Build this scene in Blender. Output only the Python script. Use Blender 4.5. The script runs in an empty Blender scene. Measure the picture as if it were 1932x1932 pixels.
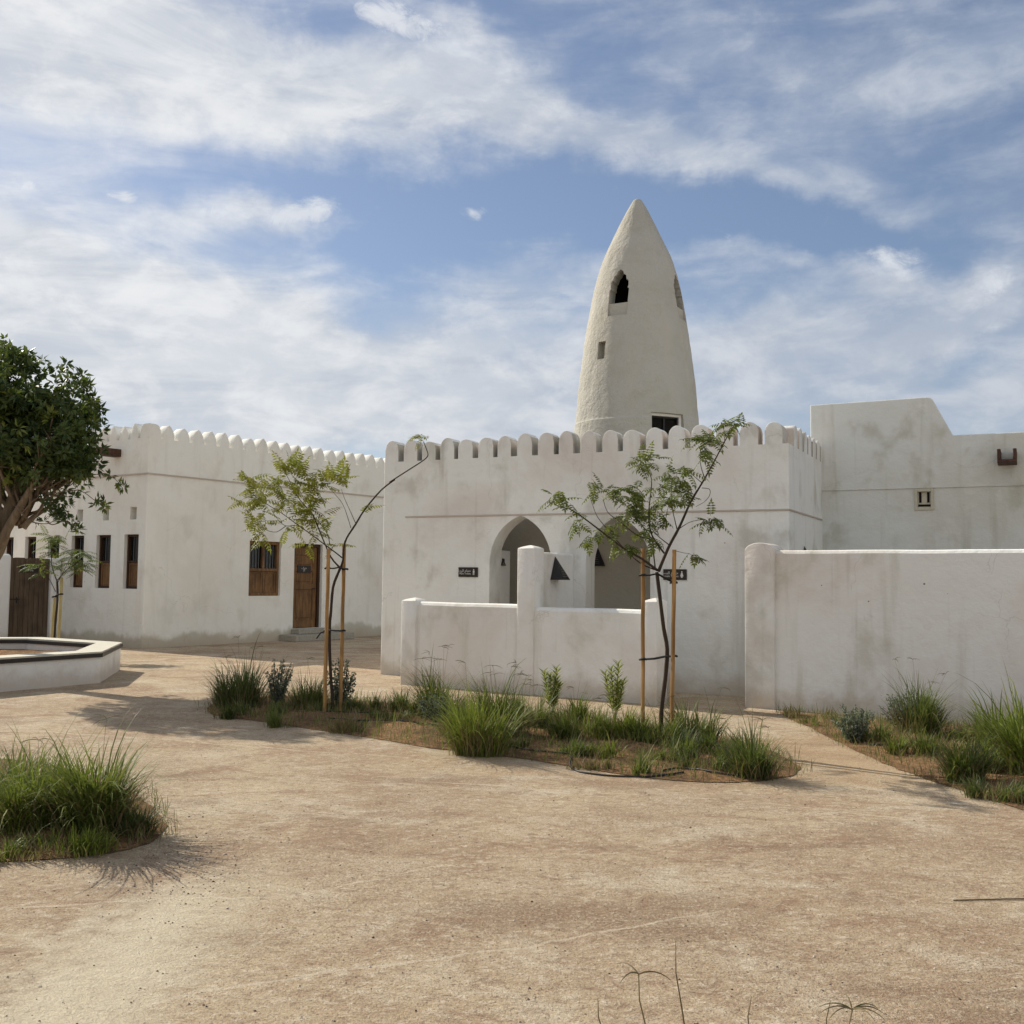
import bpy, bmesh, math, random
from mathutils import Vector, Matrix, noise
from mathutils.geometry import delaunay_2d_cdt
R = math.radians
S = bpy.context.scene
COL = S.collection
rng = random.Random(7)

# ------------------------------------------------------------------ camera
FPX = 1960.0; W = 1932.0; CX = 966.0
PITCH = math.atan(126 / FPX); ROLL = 0.0112
EYE = Vector((0, 0, 1.6))
FW = Vector((0, math.cos(PITCH), math.sin(PITCH)))
UP0 = Vector((0, -math.sin(PITCH), math.cos(PITCH)))
RT = Vector((math.cos(ROLL), 0, 0)) + UP0 * math.sin(ROLL)
UP = UP0 * math.cos(ROLL) - Vector((math.sin(ROLL), 0, 0))
cd = bpy.data.cameras.new('camera'); cam = bpy.data.objects.new('camera', cd); COL.objects.link(cam)
cd.sensor_width = 36; cd.lens = 36 * FPX / W; cd.clip_start = 0.05; cd.clip_end = 3000
M = Matrix((RT, UP, -FW)).transposed().to_4x4(); M.translation = EYE
cam.matrix_world = M
S.camera = cam

# ------------------------------------------------------------------ sun and sky
SUN_EL = R(33); SUN_AZ = math.atan2(-0.78, 0.62)      # azimuth from +Y towards +X
sd = Vector((math.sin(SUN_AZ) * math.cos(SUN_EL), math.cos(SUN_AZ) * math.cos(SUN_EL), math.sin(SUN_EL)))
ld = bpy.data.lights.new('sun', 'SUN'); lo = bpy.data.objects.new('sun', ld); COL.objects.link(lo)
ld.energy = 4.8; ld.angle = R(0.5); ld.color = (1.0, 0.92, 0.78)
lo.rotation_euler = (-sd).to_track_quat('-Z', 'Y').to_euler()
S.view_settings.view_transform = 'Standard'; S.view_settings.look = 'None'
S.view_settings.exposure = 0.29; S.view_settings.gamma = 1

def ray(px, py):
    return FW + RT * ((px - CX) / FPX) - UP * ((py - CX) / FPX)

class NT:
    """small node-tree helper"""
    def __init__(s, tree): s.t = tree; s.n = tree.nodes; s.l = tree.links
    def new(s, typ, ins=None, **kw):
        nd = s.n.new(typ)
        for k, v in kw.items(): setattr(nd, k, v)
        if ins:
            for k, v in ins.items():
                sock = nd.inputs[k]
                if isinstance(v, bpy.types.NodeSocket): s.l.new(v, sock)
                else: sock.default_value = v
        return nd
    def math(s, op, a, b=0.0, c=0.0, clamp=False):
        nd = s.n.new('ShaderNodeMath'); nd.operation = op; nd.use_clamp = clamp
        for i, v in enumerate((a, b, c)):
            if isinstance(v, bpy.types.NodeSocket): s.l.new(v, nd.inputs[i])
            else: nd.inputs[i].default_value = v
        return nd.outputs[0]
    def mix(s, f, a, b, blend='MIX'):
        nd = s.n.new('ShaderNodeMix'); nd.data_type = 'RGBA'; nd.blend_type = blend
        for i, v in ((0, f), (6, a), (7, b)):
            if isinstance(v, bpy.types.NodeSocket): s.l.new(v, nd.inputs[i])
            else: nd.inputs[i].default_value = v if i == 0 else (*v, 1)
        return nd.outputs[2]
    def noise(s, vec, scale, detail=4, rough=0.55, dist=0.0):
        return s.new('ShaderNodeTexNoise', {'Vector': vec, 'Scale': scale, 'Detail': detail, 'Roughness': rough, 'Distortion': dist}).outputs['Fac']
    def ramp(s, f, lo, hi, clamp=True):
        nd = s.new('ShaderNodeMapRange', {'Value': f, 'From Min': lo, 'From Max': hi}, interpolation_type='SMOOTHSTEP')
        return nd.outputs[0]
    def scale(s, vec, sc, loc=(0, 0, 0), rot=(0, 0, 0)):
        return s.new('ShaderNodeMapping', {'Vector': vec, 'Scale': sc, 'Location': loc, 'Rotation': rot}).outputs[0]

wd = bpy.data.worlds.new('World'); S.world = wd; wd.use_nodes = True
w = NT(wd.node_tree); w.n.clear()
sky = w.new('ShaderNodeTexSky', sky_type='NISHITA', sun_disc=False, sun_elevation=SUN_EL, sun_rotation=SUN_AZ,
            altitude=0, air_density=1.0, dust_density=0.7, ozone_density=2.2)
tc = w.new('ShaderNodeTexCoord').outputs['Generated']
sep = w.new('ShaderNodeSeparateXYZ', {'Vector': tc})
az0 = w.math('ARCTAN2', sep.outputs[0], sep.outputs[1])
el0 = w.math('ARCSINE', sep.outputs[2])
ae = w.new('ShaderNodeCombineXYZ', {'X': az0, 'Y': el0}).outputs[0]
warp1 = w.new('ShaderNodeTexNoise', {'Vector': ae, 'Scale': 5.0, 'Detail': 6, 'Roughness': 0.6}).outputs['Color']
wsep = w.new('ShaderNodeSeparateXYZ', {'Vector': warp1})
az = w.math('ADD', az0, w.math('MULTIPLY', w.math('SUBTRACT', wsep.outputs[0], 0.5), 0.20))
el = w.math('ADD', el0, w.math('MULTIPLY', w.math('SUBTRACT', wsep.outputs[1], 0.5), 0.13))
def azel(px, py):
    r = ray(px, py).normalized()
    return math.atan2(r.x, r.y), math.asin(r.z)
def blobs(lst, az, el):
    tot = None
    for (px, py, rx, ry, ang, amp) in lst:
        a, e = azel(px, py); c, s_ = math.cos(R(ang)), math.sin(R(ang)); rx /= FPX; ry /= FPX
        da = w.math('SUBTRACT', az, a); de = w.math('SUBTRACT', el, e)
        u = w.math('MULTIPLY_ADD', de, s_ / rx, w.math('MULTIPLY', da, c / rx))
        v = w.math('MULTIPLY_ADD', de, c / ry, w.math('MULTIPLY', da, -s_ / ry))
        q = w.math('ADD', w.math('MULTIPLY', u, u), w.math('MULTIPLY', v, v))
        g = w.math('MULTIPLY', w.math('EXPONENT', w.math('MULTIPLY', q, -1.0)), amp)
        tot = g if tot is None else w.math('ADD', tot, g)
    return tot
veil = blobs([
    # px, py, radius x, radius y, tilt (anticlockwise, degrees), amount
    (60, 90, 420, 160, -15, .95), (560, 150, 520, 110, -14, .75), (1000, 240, 560, 70, -12, .62),
    (1500, 330, 520, 34, -16, .42), (1500, 120, 420, 110, -6, .42), (1820, 130, 300, 110, -12, .36),
    (860, 60, 130, 60, -25, .35), (1600, 235, 170, 40, -10, .2),
    (60, 560, 500, 90, -10, .8), (330, 640, 600, 110, -14, .8), (930, 560, 230, 90, 0, .55),
    (500, 415, 150, 34, 6, .65), (1000, 470, 170, 60, -20, .28), (1330, 480, 90, 50, -10, .55),
    (1670, 500, 90, 45, -8, .95), (1480, 505, 60, 34, 0, .4), (1900, 540, 120, 50, 18, .6),
    (1500, 640, 380, 60, 4, .55), (960, 760, 1500, 130, 0, .85), (1750, 620, 130, 26, 30, .4),
    (-900, 300, 800, 400, 0, .7), (2700, 400, 700, 300, 0, .5)], az, el)
holes = blobs([(700, 470, 130, 60, -18, .5), (840, 420, 160, 70, 0, .35), (1870, 235, 220, 50, -8, .5), (1000, 400, 260, 60, -6, .35),
    (1560, 425, 420, 55, -8, .65), (380, 300, 520, 55, -3, .5), (1200, 350, 300, 45, -10, .45), (400, 350, 400, 30, 0, .25), (1820, 680, 90, 34, 25, .35),
    (880, 20, 100, 34, -10, .3)], az, el)
sv = w.scale(ae, (2.6, 11, 1), rot=(0, 0, R(11)))
f1 = w.noise(sv, 1.6, 8, .62, .6)
f2 = w.noise(w.scale(ae, (7, 13, 1), rot=(0, 0, R(-14))), 1.7, 8, .62, .3)
f3 = w.noise(w.scale(ae, (1, 3.2, 1), loc=(3, 1, 0), rot=(0, 0, R(14))), 6, 6, .5, 1.2)
dens = w.math('SUBTRACT', veil, holes)
fsum = w.math('ADD', w.math('MULTIPLY', w.math('SUBTRACT', f1, .5), 1.05), w.math('MULTIPLY', w.math('SUBTRACT', f2, .5), .8))
fsum = w.math('ADD', fsum, w.math('MULTIPLY', w.math('SUBTRACT', f3, .5), .7))
back = w.ramp(sep.outputs[1], .3, -.2)                      # unseen cloud veil added behind the camera to neutralise light on the walls
dens = w.math('ADD', w.math('ADD', dens, fsum), w.math('MULTIPLY', back, .75))
dens = w.ramp(dens, -0.12, 1.12)
puffs = blobs([(72, 368, 40, 20, 0, 1.35), (248, 384, 32, 19, 0, 1.35), (183, 376, 20, 9, 0, .75), (2, 352, 18, 12, 0, 1.0),
    (905, 390, 26, 9, 0, .8), (600, 392, 44, 28, 10, 1.1), (540, 412, 60, 26, 4, .9), (450, 408, 70, 24, 0, .85), (380, 402, 50, 16, 6, .8), (700, 25, 36, 20, -30, .8), (760, 60, 60, 30, -30, .9), (850, 95, 90, 34, -25, .9), (1340, 470, 50, 22, 0, .6), (1500, 507, 24, 18, -30, .6), (1690, 490, 70, 32, -4, 1.15),
    (1870, 545, 70, 22, 22, 1.0), (1880, 614, 44, 11, 6, .7), (660, 555, 22, 6, 0, .5), (770, 20, 60, 34, -25, .45), (960, 105, 100, 26, -28, .45)],
    w.math('MULTIPLY_ADD', w.math('SUBTRACT', wsep.outputs[0], .5), 0.09, az0), w.math('MULTIPLY_ADD', w.math('SUBTRACT', wsep.outputs[1], .5), 0.06, el0))
f4 = w.noise(w.scale(ae, (1, 1.5, 1)), 26, 8, .68, .8)
puffd = w.ramp(w.math('ADD', puffs, w.math('MULTIPLY', w.math('SUBTRACT', f4, .5), 2.6)), .30, 1.5)
dens = w.math('MAXIMUM', dens, w.math('MULTIPLY', puffd, .9))
# cloud brightness: brighter towards the sun (left), greyer-blue away from it
side = w.ramp(az0, -0.5, 0.5)
ccol = w.mix(side, (0.80, 0.83, 0.87), (0.43, 0.50, 0.62))
low = w.ramp(el0, 0.34, 0.02)
ccol = w.mix(w.math('MULTIPLY', low, .5), ccol, (0.62, 0.65, 0.69))
ccol = w.mix(back, ccol, (0.86, 0.86, 0.84))
shade = w.ramp(w.math('ADD', f2, w.math('MULTIPLY', f3, .5)), .62, .95)
ccol = w.mix(w.math('MULTIPLY', w.math('SUBTRACT', 1.0, w.ramp(f1, .40, .58)), .5), ccol, (0.50, 0.55, 0.64))
ccol = w.mix(w.math('MULTIPLY', shade, w.math('MULTIPLY_ADD', side, -.45, .75)), ccol, (0.98, 0.98, 0.98))
ccol = w.mix(w.math('MULTIPLY', puffd, .6), ccol, (0.93, 0.95, 0.98))
skyc = w.mix(0.16, w.mix(1.0, sky.outputs[0], (0.92, 0.93, 0.98), 'MULTIPLY'), (4.2, 4.8, 5.8))
bg1 = w.new('ShaderNodeBackground', {'Color': skyc, 'Strength': 0.082})
bg2 = w.new('ShaderNodeBackground', {'Color': ccol, 'Strength': 0.76})
mx = w.new('ShaderNodeMixShader', {0: w.math('MULTIPLY', dens, 0.96), 1: bg1.outputs[0], 2: bg2.outputs[0]})
w.new('ShaderNodeOutputWorld', {'Surface': mx.outputs[0]})

# ------------------------------------------------------------------ helpers
def at(px, py, Y):
    r = ray(px, py); return EYE + r * (Y / r.y)
def ground(px, py, z=0.0):
    r = ray(px, py); return EYE + r * ((z - EYE.z) / r.z)
def on_plane(px, py, P0, d):
    """pixel -> (distance along the wall, height) on the vertical plane through P0 along d"""
    r = ray(px, py); nx, ny = d[1], -d[0]
    k = ((P0[0] - EYE.x) * nx + (P0[1] - EYE.y) * ny) / (r.x * nx + r.y * ny)
    p = EYE + r * k
    return (p.x - P0[0]) * d[0] + (p.y - P0[1]) * d[1], p.z

class Frame:
    """a wall face: t along, z up, o outwards"""
    def __init__(s, P0, d, out):
        s.P = P0; L = math.hypot(*d); s.d = (d[0] / L, d[1] / L)
        n = (s.d[1], -s.d[0])
        if n[0] * out[0] + n[1] * out[1] < 0: n = (-n[0], -n[1])
        s.n = n
    def p(s, t, z, o=0.0):
        return Vector((s.P[0] + s.d[0] * t + s.n[0] * o, s.P[1] + s.d[1] * t + s.n[1] * o, z))
    def px(s, x, y): return on_plane(x, y, s.P, s.d)

class MB:
    def __init__(s): s.v = []; s.f = []; s.m = []; s.a = []; s.cur = 0
    def quad(s, a, b, c, d, r=0.0): s.poly((a, b, c, d), r)
    def poly(s, pts, r=0.0):
        i = len(s.v); s.v.extend(Vector(p) for p in pts); s.f.append(tuple(range(i, i + len(pts)))); s.m.append(s.cur); s.a.append(r)
    def raw(s, vs, fs, r=0.0):
        i = len(s.v); s.v.extend(Vector(v) for v in vs)
        for f in fs: s.f.append(tuple(k + i for k in f)); s.m.append(s.cur); s.a.append(r)
    def box(s, F, t0, t1, z0, z1, o0, o1):
        """box in frame coordinates"""
        vs = [F.p(t, z, o) for t in (t0, t1) for z in (z0, z1) for o in (o0, o1)]
        s.raw(vs, [(0, 1, 3, 2), (4, 6, 7, 5), (0, 4, 5, 1), (2, 3, 7, 6), (0, 2, 6, 4), (1, 5, 7, 3)])
    def prism(s, F, pts, o0, o1):
        """extrude a (t,z) outline from o0 to o1"""
        n = len(pts)
        vs = [F.p(t, z, o0) for t, z in pts] + [F.p(t, z, o1) for t, z in pts]
        fs = [tuple(range(n)), tuple(range(2 * n - 1, n - 1, -1))] + [(i, i + n, (i + 1) % n + n, (i + 1) % n) for i in range(n)]
        s.raw(vs, fs)
    def column(s, pts, z0, z1):
        n = len(pts)
        vs = [(x, y, z0) for x, y in pts] + [(x, y, z1) for x, y in pts]
        fs = [tuple(range(n)), tuple(range(2 * n - 1, n - 1, -1))] + [(i, i + n, (i + 1) % n + n, (i + 1) % n) for i in range(n)]
        s.raw(vs, fs)
    def tube(s, pts, rad, n=6, cap=True, r=0.0):
        pts = [Vector(p) for p in pts]
        if not hasattr(rad, '__len__'): rad = [rad] * len(pts)
        rings = []; ref = Vector((0.3, 0.9, 0.1))
        for i, p in enumerate(pts):
            d = (pts[min(i + 1, len(pts) - 1)] - pts[max(i - 1, 0)])
            if d.length < 1e-9: d = Vector((0, 0, 1))
            d.normalize(); a = d.cross(ref)
            if a.length < .05: a = d.cross(Vector((1, 0, 0)))
            a.normalize(); b = d.cross(a); ref = a.cross(d) if False else ref
            rings.append([p + (a * math.cos(2 * math.pi * k / n) + b * math.sin(2 * math.pi * k / n)) * rad[i] for k in range(n)])
        i0 = len(s.v)
        for rg in rings: s.v.extend(rg)
        for i in range(len(rings) - 1):
            for k in range(n):
                s.f.append((i0 + i * n + k, i0 + i * n + (k + 1) % n, i0 + (i + 1) * n + (k + 1) % n, i0 + (i + 1) * n + k)); s.m.append(s.cur); s.a.append(r)
        if cap:
            s.f.append(tuple(i0 + k for k in range(n - 1, -1, -1))); s.m.append(s.cur); s.a.append(r)
            s.f.append(tuple(i0 + (len(rings) - 1) * n + k for k in range(n))); s.m.append(s.cur); s.a.append(r)
    def build(s, name, mats, parent=None, smooth=False, bevel=0.0, recalc=True, segs=2, attr=False, cuts=None, bfilter=None):
        if not isinstance(mats, (list, tuple)): mats = [mats]
        off = Vector(parent['_org']) if parent is not None and '_org' in parent else Vector((0, 0, 0))
        me = bpy.data.meshes.new(name)
        me.from_pydata([tuple(v) for v in s.v], [], s.f)
        for m_ in mats: me.materials.append(m_)
        me.polygons.foreach_set('material_index', s.m)
        if attr:
            at_ = me.attributes.new('rnd', 'FLOAT', 'FACE'); at_.data.foreach_set('value', s.a)
        if recalc or bevel:
            bm = bmesh.new(); bm.from_mesh(me)
            if recalc: bmesh.ops.recalc_face_normals(bm, faces=bm.faces)
            if bevel:
                es = [e for e in bm.edges if len(e.link_faces) == 2 and e.calc_face_angle(0) > R(35) and (bfilter is None or bfilter(e))]
                bmesh.ops.bevel(bm, geom=es, offset=bevel, segments=segs, profile=0.5, affect='EDGES', clamp_overlap=True)
            bm.to_mesh(me); bm.free()
        if cuts: me = boolean(me, cuts, mats)
        me.transform(Matrix.Translation(-off))
        if smooth:
            me.shade_smooth() if hasattr(me, 'shade_smooth') else None
            if smooth is not True: me.set_sharp_from_angle(angle=R(smooth))
        me.name = name
        o = bpy.data.objects.new(name, me); COL.objects.link(o)
        if parent is not None: o.parent = parent; o['_org'] = tuple(off)
        return o

def boolean(me, cutters, mats):
    o = bpy.data.objects.new('tmp', me); COL.objects.link(o); tmp = [o]
    for c in cutters:
        cm = bpy.data.meshes.new('c'); cm.from_pydata([tuple(v) for v in c.v], [], c.f)
        bm = bmesh.new(); bm.from_mesh(cm); bmesh.ops.recalc_face_normals(bm, faces=bm.faces); bm.to_mesh(cm); bm.free()
        co = bpy.data.objects.new('tmpc', cm); COL.objects.link(co); tmp.append(co)
        md = o.modifiers.new('b', 'BOOLEAN'); md.operation = 'DIFFERENCE'; md.solver = 'EXACT'; md.object = co
    dg = bpy.context.evaluated_depsgraph_get(); dg.update()
    nm = bpy.data.meshes.new_from_object(o.evaluated_get(dg))
    for t in tmp: bpy.data.objects.remove(t)
    nm.materials.clear()
    for m_ in mats: nm.materials.append(m_)
    return nm

def tag(o, label, cat, group=None, kind=None):
    if label: o['label'] = label
    if cat: o['category'] = cat
    if group: o['group'] = group
    if kind: o['kind'] = kind
    return o
def thing(name, label, cat, loc, group=None):
    o = bpy.data.objects.new(name, None); o.empty_display_size = .2; COL.objects.link(o)
    o.location = loc; o['_org'] = tuple(loc)
    return tag(o, label, cat, group)

def fbm(x, y, z=0.0, o=4):
    return noise.fractal(Vector((x, y, z)), 0.9, 2.0, o)

# ------------------------------------------------------------------ materials
def mat(name):
    m = bpy.data.materials.new(name); m.use_nodes = True; t = NT(m.node_tree); t.n.clear()
    return m, t
def finish(t, col, rough=0.8, normal=None, spec=0.3, extra=None, metal=0.0):
    ins = {'Base Color': col if isinstance(col, bpy.types.NodeSocket) else (*col, 1), 'Roughness': rough, 'Specular IOR Level': spec, 'Metallic': metal}
    if normal is not None: ins['Normal'] = normal
    b = t.new('ShaderNodeBsdfPrincipled', ins)
    out = b.outputs[0]
    if extra: out = extra(out)
    t.new('ShaderNodeOutputMaterial', {'Surface': out})
def bump(t, h, strength, dist, prev=None):
    ins = {'Height': h, 'Strength': strength, 'Distance': dist}
    if prev is not None: ins['Normal'] = prev
    return t.new('ShaderNodeBump', ins).outputs[0]

def plaster(name, base, stain=(0.40, 0.36, 0.27), amount=1.0, rough_relief=0.25, damp=0.0, seed=0, dots=1.0, pink=(0.58, 0.50, 0.44)):
    m, t = mat(name)
    P = t.new('ShaderNodeNewGeometry').outputs['Position']
    P = t.scale(P, (1, 1, 1), loc=(seed * 3.1, seed * 1.7, 0))
    big = t.noise(P, .55, 5, .6, .4)
    med = t.noise(t.scale(P, (1, 1, .8), loc=(5, 2, 1)), 1.6, 5, .55, .2)
    streak = t.noise(t.scale(P, (3.2, 3.2, .28)), 1.0, 5, .55, .25)
    streak2 = t.noise(t.scale(P, (9, 9, .5), loc=(1, 7, 3)), 1.0, 4, .5)
    col = t.mix(t.math('MULTIPLY', t.ramp(big, .42, .68), .55 * amount), base, pink)
    col = t.mix(t.math('MULTIPLY', t.ramp(med, .52, .70), .30 * amount), col, stain)
    col = t.mix(t.math('MULTIPLY', t.ramp(streak, .54, .74), .27 * amount), col, stain)
    col = t.mix(t.math('MULTIPLY', t.ramp(streak2, .6, .8), .14 * amount), col, (.33, .29, .23))
    # repainted, paler patches with crisp edges
    patch = t.noise(t.scale(P, (1, 1, 1.2), loc=(9, 4, 6)), .9, 3, .45, 1.2)
    col = t.mix(t.math('MULTIPLY', t.ramp(patch, .60, .615), .16 * amount), col, (.72, .70, .65))
    spotn = t.new('ShaderNodeTexVoronoi', {'Vector': P, 'Scale': 5.5, 'Randomness': 1.0}, feature='F1')
    sz = t.math('MULTIPLY', t.ramp(t.noise(P, 2.3, 2), .54, .78), .10)
    sd_ = t.math('ADD', spotn.outputs['Distance'], t.math('MULTIPLY', t.noise(P, 34, 2), .05))
    spot = t.math('LESS_THAN', sd_, sz)
    col = t.mix(t.math('MULTIPLY', spot, .75 * dots), col, (.16, .13, .10))
    if damp:
        z = t.new('ShaderNodeSeparateXYZ', {'Vector': P}).outputs[2]
        edge = t.math('MULTIPLY_ADD', t.noise(t.scale(P, (1, 1, .5)), 1.1, 5, .6), 1.7 * damp, -.35 * damp)
        dd = t.math('SUBTRACT', edge, z)
        col = t.mix(t.math('MULTIPLY', t.ramp(dd, -.04, .12), .6), col, (.36, .35, .265))
        col = t.mix(t.math('MULTIPLY', t.ramp(dd, .18, .5), .35), col, (.24, .22, .16))
    zz_ = t.new('ShaderNodeSeparateXYZ', {'Vector': P}).outputs[2]
    spl = t.math('MULTIPLY', t.ramp(t.math('ADD', zz_, t.math('MULTIPLY', t.noise(P, 2.6, 5, .7), -.55)), .08, -.22), .55)
    col = t.mix(spl, col, (.42, .34, .25))
    ck = t.new('ShaderNodeTexVoronoi', {'Vector': t.new('ShaderNodeVectorMath', {0: P, 1: t.new('ShaderNodeVectorMath', {0: t.new('ShaderNodeTexNoise', {'Vector': P, 'Scale': 2.2, 'Detail': 5}).outputs['Color'], 'Scale': .7}, operation='SCALE').outputs[0]}, operation='ADD').outputs[0], 'Scale': .7}, feature='DISTANCE_TO_EDGE').outputs['Distance']
    ckm = t.math('MULTIPLY', t.ramp(ck, .006, .001), t.ramp(t.noise(P, .8, 2), .52, .6))
    col = t.mix(t.math('MULTIPLY', ckm, .2), col, (.25, .22, .18))
    fine = t.noise(P, 90, 3, .6); lump = t.noise(P, 4.5, 4, .55)
    n = bump(t, lump, .35, .05)
    n = bump(t, fine, rough_relief, .006, n)
    n = bump(t, t.noise(P, 26, 4, .7), rough_relief, .015, n)
    finish(t, col, .9, n, .15)
    return m
M_LEFT = plaster('plaster_left', (.78, .77, .72), damp=.6, amount=.7, seed=1, dots=.8, pink=(.66, .60, .52))
M_MID = plaster('plaster_mid', (.765, .77, .74), seed=2, amount=1.7, stain=(.40, .375, .31), pink=(.66, .62, .575))
M_RIGHT = plaster('plaster_right', (.68, .69, .66), seed=3, amount=1.8, stain=(.38, .36, .27), pink=(.60, .59, .53))
M_WALL = plaster('plaster_wall', (.765, .765, .74), seed=4, amount=1.6, dots=1.2, pink=(.68, .625, .575), stain=(.45, .42, .33))
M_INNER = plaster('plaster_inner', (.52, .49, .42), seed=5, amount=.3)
M_GROOVE = plaster('plaster_groove_shade', (.46, .40, .34), seed=6, amount=.6, dots=0)  # darker tone paints the shade of a recessed line on the string courses
M_SHINEWALL = plaster('whitewash', (.74, .74, .72), seed=7, amount=.25, dots=.3)
M_SHADEGRIME = plaster('plaster_shade_grime', (.40, .385, .34), seed=8, amount=2.0, stain=(.16, .14, .10))  # merlon flanks: shade of the slots painted in, together with mould stains
M_CAP = plaster('plaster_cap', (.76, .74, .69), seed=9, amount=.35, dots=.3)

def tower_mat():
    m, t = mat('plaster_tower')
    P = t.new('ShaderNodeNewGeometry').outputs['Position']
    big = t.noise(P, .7, 5, .6, .5); med = t.noise(P, 2.4, 6, .65, .6)
    streak = t.noise(t.scale(P, (3, 3, .35)), 1.0, 5, .55, .3)
    col = t.mix(t.ramp(big, .35, .7), (.445, .435, .395), (.40, .385, .335))
    col = t.mix(t.math('MULTIPLY', t.ramp(med, .45, .75), .6), col, (.37, .35, .29))
    col = t.mix(t.math('MULTIPLY', t.ramp(streak, .5, .72), .5), col, (.50, .445, .38))
    pit = t.new('ShaderNodeTexVoronoi', {'Vector': P, 'Scale': 13.0}, feature='F1').outputs['Distance']
    h = t.math('ADD', t.math('MULTIPLY', t.noise(P, 11, 5, .68), 1.0), t.math('MULTIPLY', t.ramp(pit, .0, .35), .12))
    dot = t.new('ShaderNodeTexVoronoi', {'Vector': P, 'Scale': 1.2}, feature='F1').outputs['Distance']
    col = t.mix(t.math('MULTIPLY', t.math('LESS_THAN', dot, .035), .8), col, (.1, .09, .07))
    n = bump(t, t.noise(P, 3, 4, .6), .5, .08)
    n = bump(t, h, .7, .035, n)
    n = bump(t, t.noise(P, 60, 3, .6), .35, .008, n)
    finish(t, col, .95, n, .1); return m
M_TOWER = tower_mat()

def wood(name, c1, c2, scale=1.0, rough=.65):
    m, t = mat(name)
    P = t.new('ShaderNodeNewGeometry').outputs['Position']
    g = t.noise(t.scale(P, (22 * scale, 22 * scale, 1.6 * scale)), 1.0, 6, .6, 1.2)
    b = t.noise(P, 3.0, 3, .5)
    col = t.mix(t.ramp(g, .3, .72), c1, c2)
    col = t.mix(t.math('MULTIPLY', t.ramp(b, .4, .7), .5), col, tuple(x * .6 for x in c1))
    finish(t, col, rough, bump(t, g, .3, .004), .3); return m
M_DOOR = wood('wood_door', (.11, .055, .022), (.25, .135, .055))
M_DOORDARK = wood('wood_dark', (.035, .017, .009), (.075, .036, .018))
M_GATE = wood('wood_gate', (.075, .052, .034), (.14, .10, .066), .6, .85)
M_STAKE = wood('wood_stake', (.24, .125, .042), (.50, .29, .11), .8, .75)
M_STAKEPALE = wood('wood_stake_pale', (.34, .28, .12), (.5, .43, .22), .6, .8)
def plain(name, c, rough=.6, metal=0.0, spec=.4, nscale=30, namt=.25):
    m, t = mat(name)
    P = t.new('ShaderNodeNewGeometry').outputs['Position']
    nn = t.noise(P, nscale, 4, .6)
    col = t.mix(t.math('MULTIPLY', t.ramp(nn, .3, .7), namt), c, tuple(x * .5 for x in c))
    finish(t, col, rough, bump(t, nn, .15, .003), spec, metal=metal); return m
M_BLACK = plain('black_metal', (.018, .017, .017), .5, .2)
M_RUBBER = plain('black_rubber', (.016, .016, .015), .75)
M_HOSE = plain('black_hose', (.02, .02, .02), .55)
M_GLASS = plain('dark_glass', (.012, .013, .015), .12, 0, .6, namt=.1)
M_VOID = plain('unlit_dark', (.02, .019, .017), 1.0, 0, 0)  # near-black colour stands in for unlit depth
M_SIGN = plain('sign_board', (.022, .018, .015), .5)
M_LETTER = plain('sign_lettering', (.62, .60, .56), .6, namt=0)
M_WHITE = plain('white_paint', (.78, .77, .73), .6, namt=.08)
M_BAR = plain('grey_iron', (.10, .11, .12), .55, .1)
M_VENT = plain('cream_vent', (.52, .48, .37), .7)
M_SPOUT = wood('wood_spout', (.06, .028, .018), (.11, .055, .036))
M_STONE = plain('grey_stone', (.36, .335, .28), .9, nscale=22, namt=.5)
M_GRANITE = plain('black_coping', (.02, .018, .02), .35)
M_PALESTONE = plain('pale_coping', (.58, .55, .46), .8, nscale=8)
M_BARK = plain('bark_dark', (.055, .038, .026), .9, nscale=60, namt=.6)
M_BARKPALE = wood('bark_pale', (.13, .095, .062), (.24, .185, .125), .5, .95)
M_PEBB = plain('brown_pebble', (.24, .17, .12), .9); M_PEBC = plain('pale_pebble', (.6, .53, .42), .9)
M_PEB = plain('dark_pebble', (.07, .055, .045), .9)

def leafmat(name, c1, c2, c3, transl=.3, rough=.55, gloss=.25):
    m, t = mat(name)
    a = t.new('ShaderNodeAttribute', attribute_name='rnd').outputs['Fac']
    col = t.mix(t.ramp(a, 0, .6), c1, c2)
    col = t.mix(t.ramp(a, .72, 1.0), col, c3)
    def ex(o):
        tr = t.new('ShaderNodeBsdfTranslucent', {'Color': t.mix(.5, col, (.25, .32, .04))})
        return t.new('ShaderNodeMixShader', {0: transl, 1: o, 2: tr.outputs[0]}).outputs[0]
    finish(t, col, rough, None, gloss, ex); return m
M_GRASS = leafmat('grass_green', (.036, .056, .014), (.125, .160, .034), (.22, .20, .09))
M_GRASSB = leafmat('grass_bright', (.080, .115, .018), (.20, .245, .040), (.26, .25, .10))
M_GRASSD = leafmat('grass_dark', (.026, .045, .015), (.078, .110, .036), (.17, .155, .08))
M_DRY = leafmat('grass_dry', (.16, .115, .065), (.27, .21, .12), (.10, .12, .04), .2, .8, .1)
M_STALK = leafmat('seed_stalk', (.13, .10, .055), (.19, .15, .08), (.09, .11, .04), .15, .7, .2)
M_SILVER = leafmat('leaf_silver', (.10, .125, .095), (.17, .20, .155), (.07, .10, .06), .2, .6)
M_NEEM = leafmat('leaf_neem', (.18, .19, .022), (.29, .28, .04), (.36, .32, .06), .3)
M_NEEMD = leafmat('leaf_neem_dark', (.06, .085, .02), (.125, .15, .032), (.22, .22, .05), .28)
M_FICUS = leafmat('leaf_ficus', (.030, .055, .019), (.075, .11, .034), (.19, .22, .045), .22, .45, .3)
M_POINC = leafmat('leaf_feathery', (.06, .10, .03), (.11, .155, .045), (.19, .20, .06), .35)
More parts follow.
